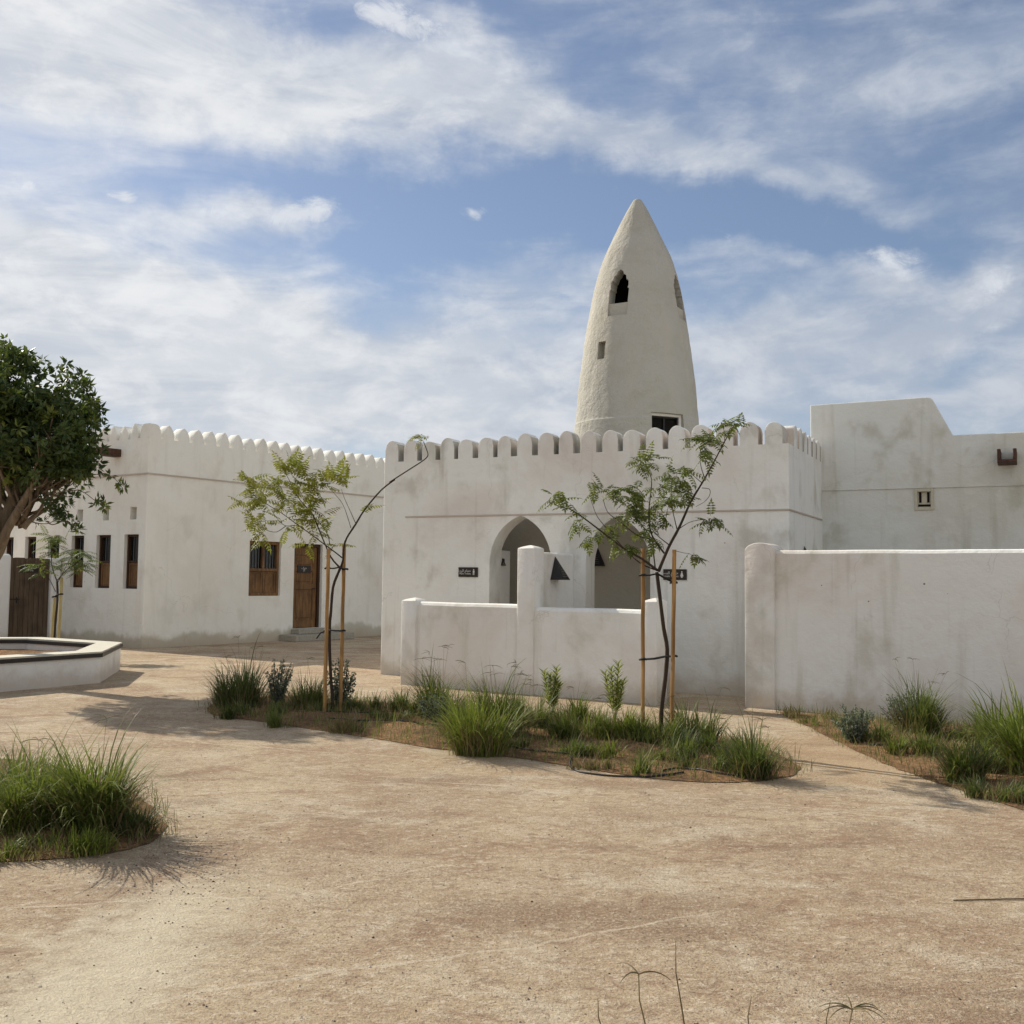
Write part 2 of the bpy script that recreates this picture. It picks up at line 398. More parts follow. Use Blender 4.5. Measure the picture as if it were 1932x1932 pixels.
M_SEED = leafmat('leaf_oleander', (.14, .18, .035), (.26, .29, .06), (.33, .34, .10), .4)

def ground_mat():
    m, t = mat('sandy_paving')
    P = t.new('ShaderNodeNewGeometry').outputs['Position']
    P2 = t.scale(P, (1, 1, 0))
    big = t.noise(P2, .38, 6, .62, .8)
    med = t.noise(t.scale(P2, (1.0, 1.25, 0), loc=(4, 9, 0)), 1.15, 7, .68, .9)
    sm = t.noise(t.scale(P2, (1, 1.5, 0), loc=(4, 9, 0)), 5.5, 6, .7, .5)
    fine = t.noise(P2, 55, 4, .7)
    grit = t.noise(P2, 190, 3, .7)
    col = t.mix(t.ramp(big, .34, .66), (.43, .315, .205), (.56, .45, .305))
    col = t.mix(t.math('MULTIPLY', t.ramp(med, .50, .68), .75), col, (.68, .60, .46))
    col = t.mix(t.math('MULTIPLY', t.ramp(med, .49, .33), .85), col, (.33, .215, .135))
    col = t.mix(t.math('MULTIPLY', t.ramp(sm, .52, .68), .38), col, (.60, .51, .38))
    col = t.mix(t.math('MULTIPLY', t.ramp(sm, .47, .33), .65), col, (.30, .205, .14))
    mot = t.noise(t.scale(P2, (1, 1.3, 0), loc=(2, 5, 0)), 17, 5, .72, .4)
    col = t.mix(t.math('MULTIPLY', t.ramp(mot, .53, .62), .55), col, (.74, .65, .51))
    col = t.mix(t.math('MULTIPLY', t.ramp(mot, .46, .36), .6), col, (.26, .175, .12))
    # warm drifted sand by the beds
    sp = t.new('ShaderNodeSeparateXYZ', {'Vector': P})
    dx = t.math('SUBTRACT', sp.outputs[0], 3.1); dy = t.math('SUBTRACT', sp.outputs[1], 9.6)
    dd = t.math('SQRT', t.math('ADD', t.math('MULTIPLY', t.math('MULTIPLY', dx, dx), .14), t.math('MULTIPLY', dy, dy)))
    dd = t.math('ADD', dd, t.math('MULTIPLY', t.math('SUBTRACT', med, .5), 3.0))
    col = t.mix(t.math('MULTIPLY', t.ramp(dd, 1.9, .5), .55), col, (.53, .37, .21))
    gcon = t.math('MULTIPLY', t.ramp(t.noise(t.scale(P2, (1, 1, 0), loc=(7, 0, 0)), .9, 5, .65), .4, .65), .5)
    col = t.mix(t.math('MULTIPLY', t.ramp(fine, .40, .62), t.math('ADD', gcon, .12)), col, (.25, .17, .115))
    col = t.mix(t.math('MULTIPLY', t.ramp(grit, .54, .70), .38), col, (.68, .60, .47))
    col = t.mix(t.math('MULTIPLY', t.ramp(grit, .44, .30), .40), col, (.17, .12, .085))
    gr2 = t.noise(P2, 85, 3, .75)
    col = t.mix(t.math('MULTIPLY', t.ramp(gr2, .45, .35), .85), col, (.16, .11, .08))
    col = t.mix(t.math('MULTIPLY', t.ramp(gr2, .57, .68), .5), col, (.74, .66, .53))
    comp = t.noise(t.scale(P2, (1, 1.5, 0), loc=(11, 3, 0)), .62, 6, .7, .6)
    col = t.mix(t.math('MULTIPLY', t.math('MULTIPLY', t.ramp(comp, .52, .64), t.ramp(fine, .32, .58)), .62), col, (.235, .158, .105))
    # pale worn track running in from the lower left
    tx, ty = -1.72, 3.6; ux, uy = .06, .998
    du = t.math('ABSOLUTE', t.math('ADD', t.math('ADD', t.math('MULTIPLY', t.math('SUBTRACT', sp.outputs[0], tx), uy), t.math('MULTIPLY', t.math('SUBTRACT', sp.outputs[1], ty), -ux)), t.math('MULTIPLY', t.math('ADD', t.math('MULTIPLY', t.math('SUBTRACT', big, .5), 1.0), t.math('MULTIPLY', t.math('SUBTRACT', sm, .5), .9)), 1.4)))
    trk = t.math('MULTIPLY', t.ramp(du, .75, .0), t.ramp(sp.outputs[1], 6.2, 4.9))
    col = t.mix(t.math('MULTIPLY', trk, .7), col, (.70, .63, .475))
    # trowel joints in the paving: thin pale wavering lines
    wv = t.math('MULTIPLY', t.math('SUBTRACT', t.noise(P2, .5, 3), .5), .9)
    wv2 = t.math('MULTIPLY', t.math('SUBTRACT', t.noise(P2, 9, 4, .7), .5), .07)
    for (x0, y0, x1, y1, wdt) in ((-1.15, 4.0, .75, 5.0, .018), (-3.2, 5.1, -1.2, 5.35, .012), (-1.1, 5.35, -.2, 5.9, .010), (-.4, 8.2, 3.0, 7.2, .012), (-6.0, 11.0, -1.0, 9.4, .02)):
        L = math.hypot(x1 - x0, y1 - y0); nx, ny = -(y1 - y0) / L, (x1 - x0) / L
        dist = t.math('ADD', t.math('ADD', t.math('MULTIPLY', sp.outputs[0], nx), t.math('MULTIPLY', sp.outputs[1], ny)), -(x0 * nx + y0 * ny))
        dist = t.math('ABSOLUTE', t.math('ADD', t.math('ADD', dist, wv), wv2))
        al = t.math('ADD', t.math('MULTIPLY', t.math('SUBTRACT', sp.outputs[0], x0), (x1 - x0) / L), t.math('MULTIPLY', t.math('SUBTRACT', sp.outputs[1], y0), (y1 - y0) / L))
        inside = t.math('MULTIPLY', t.ramp(al, -.6, .1), t.ramp(al, L + .6, L - .1))
        ln = t.math('MULTIPLY', t.ramp(dist, wdt, wdt * .4), t.math('MULTIPLY', inside, t.ramp(sm, .38, .5)))
        col = t.mix(t.math('MULTIPLY', ln, .6), col, (.66, .57, .44))
    n = bump(t, sm, .6, .04)
    n = bump(t, mot, .7, .018, n)
    n = bump(t, fine, 1.0, .014, n)
    n = bump(t, gr2, .8, .008, n)
    n = bump(t, grit, .6, .005, n)
    finish(t, col, .95, n, .12); return m
M_GROUND = ground_mat()
def soil_mat():
    m, t = mat('bare_soil')
    P = t.new('ShaderNodeNewGeometry').outputs['Position']
    a = t.noise(P, 2.2, 6, .65, .5); b = t.noise(P, 24, 5, .7); c = t.noise(P, 90, 3, .7)
    col = t.mix(t.ramp(a, .35, .65), (.16, .092, .050), (.33, .19, .095))
    col = t.mix(t.math('MULTIPLY', t.ramp(b, .42, .62), .75), col, (.09, .062, .04))
    col = t.mix(t.math('MULTIPLY', t.ramp(c, .5, .75), .5), col, (.44, .33, .21))
    n = bump(t, b, .8, .03); n = bump(t, c, .7, .01, n)
    finish(t, col, 1.0, n, .05); return m
M_SOIL = soil_mat()

# ------------------------------------------------------------------ ground
BED_MID = [(383, 1342), (400, 1328), (450, 1318), (520, 1312), (600, 1316), (680, 1322), (760, 1330), (830, 1338), (920, 1342), (1000, 1346), (1080, 1354), (1160, 1362),
           (1240, 1374), (1330, 1386), (1400, 1400), (1460, 1418), (1497, 1438), (1510, 1455), (1490, 1466), (1440, 1474), (1380, 1478), (1300, 1476), (1200, 1466), (1100, 1450),
           (1000, 1434), (940, 1426), (860, 1418), (800, 1410), (720, 1396), (640, 1384), (560, 1372), (480, 1360), (420, 1354)]
BED_RIGHT = [(1462, 1341), (1560, 1352), (1700, 1363), (1850, 1373), (2000, 1383), (2250, 1402), (2300, 1600), (2050, 1560), (1932, 1530), (1850, 1503), (1760, 1475), (1690, 1450), (1630, 1425), (1575, 1398), (1530, 1374), (1490, 1356)]
BED_LEFT = [(-500, 1440), (-200, 1425), (0, 1430), (110, 1445), (210, 1475), (285, 1520), (318, 1555), (300, 1585), (250, 1603), (170, 1616), (80, 1624), (0, 1628), (-300, 1640), (-600, 1600)]
def smooth_poly(pts, it=2):
    for _ in range(it):
        q = []
        for i in range(len(pts)):
            a, b = pts[i], pts[(i + 1) % len(pts)]
            q += [(a[0] * .75 + b[0] * .25, a[1] * .75 + b[1] * .25), (a[0] * .25 + b[0] * .75, a[1] * .25 + b[1] * .75)]
        pts = q
    return pts
def inside(p, poly):
    c = False; n = len(poly)
    for i in range(n):
        x1, y1 = poly[i]; x2, y2 = poly[(i + 1) % n]
        if (y1 > p[1]) != (y2 > p[1]) and p[0] < (x2 - x1) * (p[1] - y1) / (y2 - y1) + x1: c = not c
    return c
def edge_dist(p, poly):
    m_ = 1e9
    for i in range(len(poly)):
        ax, ay = poly[i]; bx, by = poly[(i + 1) % len(poly)]
        L2 = (bx - ax) ** 2 + (by - ay) ** 2 + 1e-12
        k = max(0, min(1, ((p[0] - ax) * (bx - ax) + (p[1] - ay) * (by - ay)) / L2))
        m_ = min(m_, math.hypot(p[0] - ax - k * (bx - ax), p[1] - ay - k * (by - ay)))
    return m_
def soil_h(x, y, d):
    return .006 + min(1, d / .6) * (.035 + .05 * fbm(x * 1.4, y * 1.4) + .02 * fbm(x * 7, y * 7, 3))
POLYS = {}
def bed(name, pix, label, step):
    poly = [tuple(ground(x, y).xy) for x, y in pix]; poly = smooth_poly(poly)
    poly = [(x + .03 * fbm(x * 5, y * 5), y + .03 * fbm(x * 5, y * 5, 5)) for x, y in poly]
    POLYS[name] = poly
    xs = [p[0] for p in poly]; ys = [p[1] for p in poly]; pts = []
    y = min(ys)
    while y < max(ys):
        x = min(xs)
        while x < max(xs):
            p = (x + rng.uniform(-.4, .4) * step, y + rng.uniform(-.4, .4) * step)
            if inside(p, poly) and edge_dist(p, poly) > step * .35: pts.append(p)
            x += step
        y += step
    n = len(poly)
    vs, es, fs, *_ = delaunay_2d_cdt([Vector(p) for p in poly + pts], [(i, (i + 1) % n) for i in range(n)], [], 1, 1e-5)
    mb = MB()
    mb.raw([(v.x, v.y, soil_h(v.x, v.y, edge_dist(v, poly))) for v in vs], fs)
    o = mb.build(name, M_SOIL, smooth=True); tag(o, None, None, kind='structure'); return o
mb = MB(); mb.quad((-400, -120, 0), (400, -120, 0), (400, 600, 0), (-400, 600, 0))
tag(mb.build('ground', M_GROUND), None, None, kind='structure')
bed('soil_bed', BED_MID, '', .075)
bed('soil_bed', BED_RIGHT, '', .11); POLYS['R'] = POLYS['soil_bed']
bed('soil_bed', BED_LEFT, '', .06); POLYS['L'] = POLYS['soil_bed']
POLYS['M'] = smooth_poly([tuple(ground(x, y).xy) for x, y in BED_MID])

# ------------------------------------------------------------------ left house
LC = (-8.0, 22.7)
FA = Frame(LC, (.585, .811), (1, -1)); FB = Frame(LC, (-.825, .565), (-1, -1))
house = thing('courtyard_house', 'long white plastered house with pointed crenellations and brown wooden windows, on the left', 'house', (LC[0], LC[1], 0))
HZ = 4.62
body = MB()
LA, LB = 15.0, 16.0
q = [FA.p(0, 0), FA.p(LA, 0), FA.p(LA, 0) + (FB.p(LB, 0) - FB.p(0, 0)), FB.p(LB, 0)]
body.column([(v.x, v.y) for v in q], -.05, HZ)
cuts = []
def cut_rect(F, x0, y0, x1, y1, depth, store, xr=None):
    """opening from pixel corners (left-top, right-bottom) on frame F -> t0,t1,z0,z1"""
    (ta, za), (tb, zb) = F.px(x0, y0), F.px(x1, y1)
    t0, t1 = min(ta, tb), max(ta, tb); z0, z1 = min(za, zb), max(za, zb)
    c = MB(); c.box(F, t0, t1, z0, z1, -depth, .3); store.append(c)
    return t0, t1, z0, z1
WIN = cut_rect(FA, 471.5, 1020, 528, 1124, .28, cuts)
DOOR = cut_rect(FA, 556, 1025, 605.5, 1184, .28, cuts)
# narrow tall windows and small openings on the street side
NW = []; 
for (xl, xr_, yt, yb) in ((235, 262, 1007.5, 1112), (182.5, 209.5, 1010, 1109.5), (135.5, 159, 1011.5, 1108), (91, 112.5, 1012.5, 1106), (48, 68.5, 1013, 1105), (7.5, 26, 1014, 1104), (-30, -13, 1014.5, 1103)):
    t0, t1 = FB.px(xr_, yt)[0], FB.px(xl, yt)[0]
    NW.append((t0, t1))
# common head and sill height for the row
zt = FB.px(248, 1008)[1]; zb = FB.px(246, 1111)[1]
for (t0, t1) in NW:
    c = MB(); c.box(FB, t0, t1, zb, zt, -.26, .3); cuts.append(c)
SO = []
zt2 = FB.px(252, 956.5)[1]; zb2 = FB.px(252, 980)[1]
for (xl, xr_) in ((246, 258), (194.5, 206), (146, 157), (100, 110), (57, 66), (17, 25)):
    t0, t1 = FB.px(xr_, 960)[0], FB.px(xl, 960)[0]
    c = MB(); c.box(FB, t0, t1, zb2, zt2, -.22, .3); cuts.append(c)
wall = body.build('wall', M_LEFT, house, bevel=.03, bfilter=lambda e: abs(e.verts[0].co.z - e.verts[1].co.z) > .1, cuts=cuts)

def ogive(w_, zs, h_, k, n=8):
    """outline of one side arc set from (-w,zs) over the apex to (w,zs); k=1 round .. >1 pointed"""
    pts = []
    for i in range(n + 1):
        a = i / n
        x = -w_ * (1 - a) ** 1.0
        pts.append((x, zs + h_ * (1 - abs(x / w_) ** k) ** (1 / (1.55 if k < 1.8 else 1.85))))
    return pts + [(-x, z) for x, z in reversed(pts[:-1])]
def merlon_row(F, t_start, n, pitch, wid, z0, zstraight, ztop, k, thick, mtl, parent, shade_grime=False, o0=0.0):
    for i in range(n):
        tcn = t_start + pitch * i + rng.uniform(-.014, .014)
        wv = wid / 2 * rng.uniform(.92, 1.07); top = ztop + rng.uniform(-.028, .024)
        pts = [(tcn - wv, z0)] + [(tcn + x, z) for x, z in ogive(wv, zstraight, top - zstraight, k)] + [(tcn + wv, z0)]
        m_ = MB(); m_.prism(F, pts, o0, o0 - thick)
        mo = m_.build('merlon', [mtl, M_SHADEGRIME], parent, bevel=.012, segs=2, smooth=40, bfilter=lambda e: max(e.verts[0].co.z, e.verts[1].co.z) > z0 + .01)
        if shade_grime:
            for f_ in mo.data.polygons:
                if abs(f_.normal.x * F.d[0] + f_.normal.y * F.d[1]) > .8: f_.material_index = 1  # flanks get the painted slot shade and grime
merlon_row(FA, .53, 30, .385, .30, HZ, HZ + .09, HZ + .33, 1.35, .28, M_LEFT, house)
merlon_row(FB, .53, 30, .385, .30, HZ, HZ + .09, HZ + .33, 1.35, .28, M_LEFT, house)
# corner merlon block
c = MB(); u = .17
pts = [FA.p(0, 0), FA.p(u, 0), FA.p(u, 0, -.3), FB.p(u, 0, -.3), FB.p(u, 0)]
c.column([(p.x, p.y) for p in pts], HZ, HZ + .31)
for F_ in (FA, FB):
    c.prism(F_, [(u + .001, HZ), (u + .001, HZ + .308), (u + .05, HZ + .295), (u + .09, HZ + .255), (u + .12, HZ + .20), (u + .14, HZ + .10), (u + .14, HZ)], 0, -.3)
c.build('corner_merlon', M_LEFT, house)
# string course
zs = FA.px(291, 893)[1]
s_ = MB(); s_.box(FA, .0, LA, zs - .03, zs, 0.002, .028); s_.box(FB, .0, LB, zs - .03, zs, .002, .028)
s_.build('string_course', M_GROOVE, house)
# window on the bright face
def frame_rect(mb, F, t0, t1, z0, z1, w_, o0, o1):
    mb.box(F, t0, t0 + w_, z0, z1, o0, o1); mb.box(F, t1 - w_, t1, z0, z1, o0, o1)
    mb.box(F, t0 + w_, t1 - w_, z0, z0 + w_, o0, o1 - .002); mb.box(F, t0 + w_, t1 - w_, z1 - w_, z1, o0, o1 - .002)
def shutter_leaf(F, t0, t1, z0, z1, o, parent, mtl=None):
    sh = MB(); frame_rect(sh, F, t0, t1, z0, z1, .055, o, o + .035); sh.box(F, t0 + .05, t1 - .05, z0 + .05, z1 - .05, o + .004, o + .018)
    return sh.build('shutter', mtl or M_DOOR, parent, bevel=.004, segs=1)
t0, t1, z0, z1 = WIN
wf = MB(); frame_rect(wf, FA, t0 + .004, t1 - .004, z0 + .004, z1 - .004, .07, -.15, -.06)
zm = z0 + (z1 - z0) * .475; tm = (t0 + t1) / 2
wf.box(FA, t0 + .07, t1 - .07, zm - .035, zm + .035, -.15, -.055)
wf.box(FA, tm - .03, tm + .03, zm + .035, z1 - .07, -.14, -.064)
window = wf.build('window', M_DOOR, house, bevel=.005, segs=1); window['label'] = 'wide barred window with wooden lower shutters'
shutter_leaf(FA, t0 + .074, tm - .004, z0 + .074, zm - .038, -.125, window)
shutter_leaf(FA, tm + .004, t1 - .074, z0 + .074, zm - .038, -.125, window)
g = MB(); g.box(FA, t0 + .07, t1 - .07, z0 + .07, z1 - .07, -.2, -.17); g.build('pane', M_GLASS, window)
g = MB()
for half in ((t0 + .075, tm - .03), (tm + .03, t1 - .075)):
    for k in range(1, 4):
        tt = half[0] + (half[1] - half[0]) * k / 4
        g.tube([FA.p(tt, zm + .03, -.10), FA.p(tt, z1 - .065, -.10)], .011, 6)
g.build('window_bars', M_BAR, window)
# door
t0, t1, z0, z1 = DOOR
df = MB(); df.box(FA, t0 + .003, t0 + .07, z0, z1 - .003, -.2, -.08); df.box(FA, t1 - .07, t1 - .003, z0, z1 - .003, -.2, -.08); df.box(FA, t0 + .07, t1 - .07, z1 - .08, z1 - .003, -.2, -.082)
df.build('door_frame', M_DOORDARK, house, bevel=.005, segs=1)
d = MB(); a0, a1 = t0 + .075, t1 - .075; zt_ = z1 - .085
d.box(FA, a0, a1, z0 + .01, zt_, -.19, -.16)
for (p, q_) in ((z0 + .01, z0 + .2), (z0 + .98, z0 + 1.12), (zt_ - .2, zt_), (zt_ - .62, zt_ - .5)):
    d.box(FA, a0 + .09, a1 - .09, p, q_, -.16, -.136)
for (p, q_) in ((a0, a0 + .09), (a1 - .12, a1)): d.box(FA, p, q_, z0 + .01, zt_, -.16, -.134)
for (p, q_) in ((z0 + .2, z0 + .98), (z0 + 1.12, zt_ - .62), (zt_ - .5, zt_ - .2)): d.box(FA, a0 + .14, a1 - .17, p + .06, q_ - .06, -.16, -.146)
door = d.build('door', M_DOOR, house, bevel=.006, segs=1); door['label'] = 'brown panelled wooden door with a small dark name plate'
hnd = MB(); hnd.tube([FA.p(a1 - .09, z0 + 1.0, -.13), FA.p(a1 - .09, z0 + 1.0, -.08), FA.p(a1 - .19, z0 + 1.0, -.08)], .012, 6); hnd.build('door_handle', M_BLACK, door)

def text_geo(body, size, F, tc_, zc, o, align='CENTER', flip=1):
    cu = bpy.data.curves.new('t', 'FONT'); cu.body = body; cu.size = size; cu.align_x = align; cu.align_y = 'CENTER'; cu.resolution_u = 2
    ob = bpy.data.objects.new('t', cu); COL.objects.link(ob)
    dg = bpy.context.evaluated_depsgraph_get(); dg.update()
    me = bpy.data.meshes.new_from_object(ob.evaluated_get(dg))
    vs = [F.p(tc_ + v.co.x * flip, zc + v.co.y, o) for v in me.vertices]; fs = [tuple(p.vertices) for p in me.polygons]
    bpy.data.objects.remove(ob); return vs, fs
def arab(s): return ''.join(chr(int(h, 16)) for h in s.split())[::-1]
AR_MEN = arab('FEA3 FEE4 FE8E FEE1 0020 FE8D FEDF FEAE FE9F FE8E FEDD')
AR_WOM = arab('FEA3 FEE4 FE8E FEE1 0020 FE8D FEDF FEE8 FEB4 FE8E FE80')
AR_SHOP = arab('FEA3 FEAE FED1')
p = MB(); pc = (a0 + a1) / 2 - .03; zc = zt_ - .56
p.box(FA, pc - .23, pc + .23, zc - .09, zc + .09, -.134, -.122)
p.cur = 1
vs, fs = text_geo(AR_SHOP, .09, FA, pc, zc + .03, -.1205); p.raw(vs, fs)
vs, fs = text_geo('21', .07, FA, pc, zc - .035, -.1205); p.raw(vs, fs)
p.build('name_plate', [M_SIGN, M_LETTER], door, recalc=False)
# street-side windows
for i, (t0, t1) in enumerate(NW):
    f_ = MB(); frame_rect(f_, FB, t0 + .003, t1 - .003, zb + .003, zt - .003, .05, -.16, -.08)
    zm = zb + (zt - zb) * .5; f_.box(FB, t0 + .05, t1 - .05, zm - .02, zm + .02, -.15, -.085)
    wn = f_.build('window', M_DOORDARK, house, bevel=.004, segs=1)
    shutter_leaf(FB, t0 + .054, t1 - .054, zb + .055, zm - .024, -.14, wn)
    g = MB(); g.box(FB, t0 + .05, t1 - .05, zm, zt - .05, -.2, -.165); g.build('pane', M_GLASS, wn)
    g = MB()
    for k in range(1, 3):
        tt = t0 + .05 + (t1 - t0 - .1) * k / 3; g.tube([FB.p(tt, zm + .02, -.12), FB.p(tt, zt - .05, -.12)], .009, 5)
    g.build('window_bars', M_BAR, wn)
# louvred vent
t0, z1 = FB.px(112.5, 921); t1, z0 = FB.px(103, 938)
v = MB(); frame_rect(v, FB, t0 - .01, t1 + .01, z0, z1, .03, .0, .03)
for k in range(6):
    zz = z0 + .03 + (z1 - z0 - .06) * (k + .5) / 6; v.box(FB, t0, t1, zz - .012, zz + .008, .002, .022)
v.build('vent', M_VENT, house)
# wooden rain spout
def spout(F, tc_, z, w_, h_, L_, parent, mtl):
    s = MB(); s.box(F, tc_ - w_ / 2, tc_ + w_ / 2, z, z + .045, -.05, L_)
    s.box(F, tc_ - w_ / 2, tc_ - w_ / 2 + .05, z + .045, z + h_, -.05, L_ - .002); s.box(F, tc_ + w_ / 2 - .05, tc_ + w_ / 2, z + .045, z + h_, -.05, L_ - .002)
    return s.build('rain_spout', mtl, parent, bevel=.006, segs=1)
tS, zS = FB.px(222, 866); spout(FB, FB.px(222, 860)[0], FB.px(222, 861)[1] - .02, .26, .17, .62, house, M_SPOUT)
# door steps
stp = thing('stone_steps', 'grey stone doorstep of two blocks under the panelled house door', 'steps', tuple(FA.p(DOOR[0], 0)))
for (p0, p1, zz0, zz1, oo) in ((DOOR[0] - .45, DOOR[1] + .6, 0, .16, .62), (DOOR[0] - .06, DOOR[1] + .1, .163, DOOR[2] - .005, .30)):
    s = MB(); s.box(FA, p0, p1, zz0, zz1, .001, oo); s.build('step', M_STONE, stp, bevel=.015, segs=2)

# ------------------------------------------------------------------ gate wall on the far left
tg = FB.px(117, 1100)[0]; G0 = FB.p(tg, 0)
FG = Frame((G0.x, G0.y), (-.565, -.825), (1, -.6))
GH = 1.97
gt0 = FG.px(97, 1100)[0]; gt1 = FG.px(19.5, 1100)[0]
gw = thing('boundary_wall', 'short white wall carrying the plank gate beside the big tree', 'wall', tuple(FG.p(0, 0)))
m_ = MB(); m_.box(FG, .03, gt0, 0, GH, -.22, 0); m_.build('wall_stub', M_SHINEWALL, gw, bevel=.03, segs=2)
m_ = MB(); m_.box(FG, gt1, gt1 + .55, 0, GH + .06, -.3, .05); m_.build('pier', M_SHINEWALL, gw, bevel=.08, segs=4, smooth=50)
m_ = MB(); m_.box(FG, gt1 + .55, gt1 + 6, 0, GH, -.22, 0); m_.build('wall', M_SHINEWALL, gw, bevel=.03, segs=2)
gate = thing('plank_gate', 'weathered brown plank gate with iron latch and small dark sign', 'gate', tuple(FG.p(gt0, 0)))
npl = 8
for k in range(npl):
    a = gt0 + .012 + (gt1 - gt0 - .024) * k / npl; b = a + (gt1 - gt0 - .024) / npl - .006
    m_ = MB(); m_.box(FG, a, b, .04, GH - .02 + rng.uniform(-.01, .01), -.12 + rng.uniform(-.004, .004), -.08); m_.build('plank', M_GATE, gate, bevel=.004, segs=1)
for zz in (.35, 1.5):
    m_ = MB(); m_.box(FG, gt0 + .02, gt1 - .02, zz, zz + .1, -.16, -.121); m_.build('rail', M_GATE, gate)
m_ = MB(); m_.box(FG, gt1 - .28, gt1 - .02, 1.0, 1.025, -.08, -.066); m_.tube([FG.p(gt1 - .2, .93, -.06), FG.p(gt1 - .2, 1.06, -.06)], .012, 6); m_.build('latch', M_BLACK, gate)
ts, zs2 = FG.px(59, 1073.5)
sg = MB(); sg.box(FG, ts - .22, ts + .22, zs2 - .08, zs2 + .08, -.078, -.062); sg.cur = 1
vs, fs = text_geo(AR_MEN, .07, FG, ts, zs2 + .03, -.0605, flip=-1); sg.raw(vs, fs)
vs, fs = text_geo('Staff only', .05, FG, ts, zs2 - .035, -.0605, flip=-1); sg.raw(vs, fs)
sgo = sg.build('name_plate', [M_SIGN, M_LETTER], gate, recalc=False)

# ------------------------------------------------------------------ middle building
MC = (-2.15, 17.3)
FM = Frame(MC, (.894, -.447), (-1, -1))
ML = FM.px(1489, 1000)[0]
E = FM.p(ML, 0)
FS = Frame((E.x, E.y), (.447, .894), (1, -1))
MZ = 3.52
mid = thing('washhouse', 'low white building with rounded crenellations and two pointed arch entrances', 'building', (MC[0], MC[1], 0))
mb = MB(); TH = .36
fr = MB(); fr.box(FM, 0, ML, -.05, MZ, -TH, 0)
def arch_cut(F, xl, xa, ya, xr_, yspring, zfloor=-.3, depth=.8):
    tl = F.px(xl, yspring)[0]; tr = F.px(xr_, yspring)[0]; ta, zap = F.px(xa, ya)
    c_ = (tl + tr) / 2; hw = (tr - tl) / 2; zsp = F.px(xa, yspring)[1]; rise = zap - zsp
    Rr = (hw * hw + rise * rise) / (2 * hw); pts = [(tl, zfloor), (tl, zsp)]
    amax = math.asin(min(1, rise / Rr))
    for i in range(1, 13):
        a = amax * i / 12; pts.append((tl + Rr - Rr * math.cos(a), zsp + Rr * math.sin(a)))
    right = [(2 * c_ - x, z) for x, z in reversed(pts[:-1])]
    pts += right
    c = MB(); c.prism(F, pts, -depth, .3); return c, (tl, tr, zsp, zap)
ca, A1 = arch_cut(FM, 923.5, 982, 972.5, 1040, 1062)
cb, A2 = arch_cut(FM, 1105, 1167, 973.5, 1227, 1066)
fr.build('front_wall', M_MID, mid, bevel=.02, bfilter=lambda e: abs(e.verts[0].co.z - e.verts[1].co.z) > .1, cuts=[ca, cb])
DEP = 1.3   # lobby depth
rest = MB()
rest.box(FM, .0, .3, -.05, MZ, -6.0, -TH - .001)
rest.build('side_wall', M_MID, mid)
rest = MB(); rest.box(FM, ML - .32, ML, -.05, MZ, -6.0, -TH - .001); rest.build('side_wall', M_MID, mid)
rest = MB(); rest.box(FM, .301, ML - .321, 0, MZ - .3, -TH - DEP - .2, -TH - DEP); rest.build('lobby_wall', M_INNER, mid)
rest = MB(); rest.box(FM, .301, ML - .321, MZ - .5, MZ - .3, -TH - .88, -TH - .001); rest.build('roof', M_INNER, mid)  # depth set for the light in the lobby; open strip left behind it
rest = MB(); rest.box(FM, .301, ML - .321, -.05, MZ, -6.3, -6.01); rest.build('rear_wall', M_MID, mid)
# partitions in the lobby: half-height on the left of each entrance, full between them
rest = MB(); rest.box(FM, A1[0] - .02 - .15, A1[0] - .02, 0, 2.06, -TH - .42, -TH - .002); rest.build('partition', M_SHINEWALL, mid, bevel=.02)
PITM = ML / 19
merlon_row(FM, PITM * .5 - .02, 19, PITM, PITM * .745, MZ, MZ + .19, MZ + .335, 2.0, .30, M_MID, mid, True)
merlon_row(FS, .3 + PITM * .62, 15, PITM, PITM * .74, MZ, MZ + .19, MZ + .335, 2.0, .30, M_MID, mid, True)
s_ = MB(); ta = FM.px(765, 976)[0]; zs = FM.px(1000, 970)[1]
s_.box(FM, ta, ML, zs - .022, zs + .004, .002, .013); s_.box(FS, -.012, 2.5, zs - .022, zs + .004, .002, .013)
s_.build('string_course', M_GROOVE, mid, bevel=.004, segs=1)

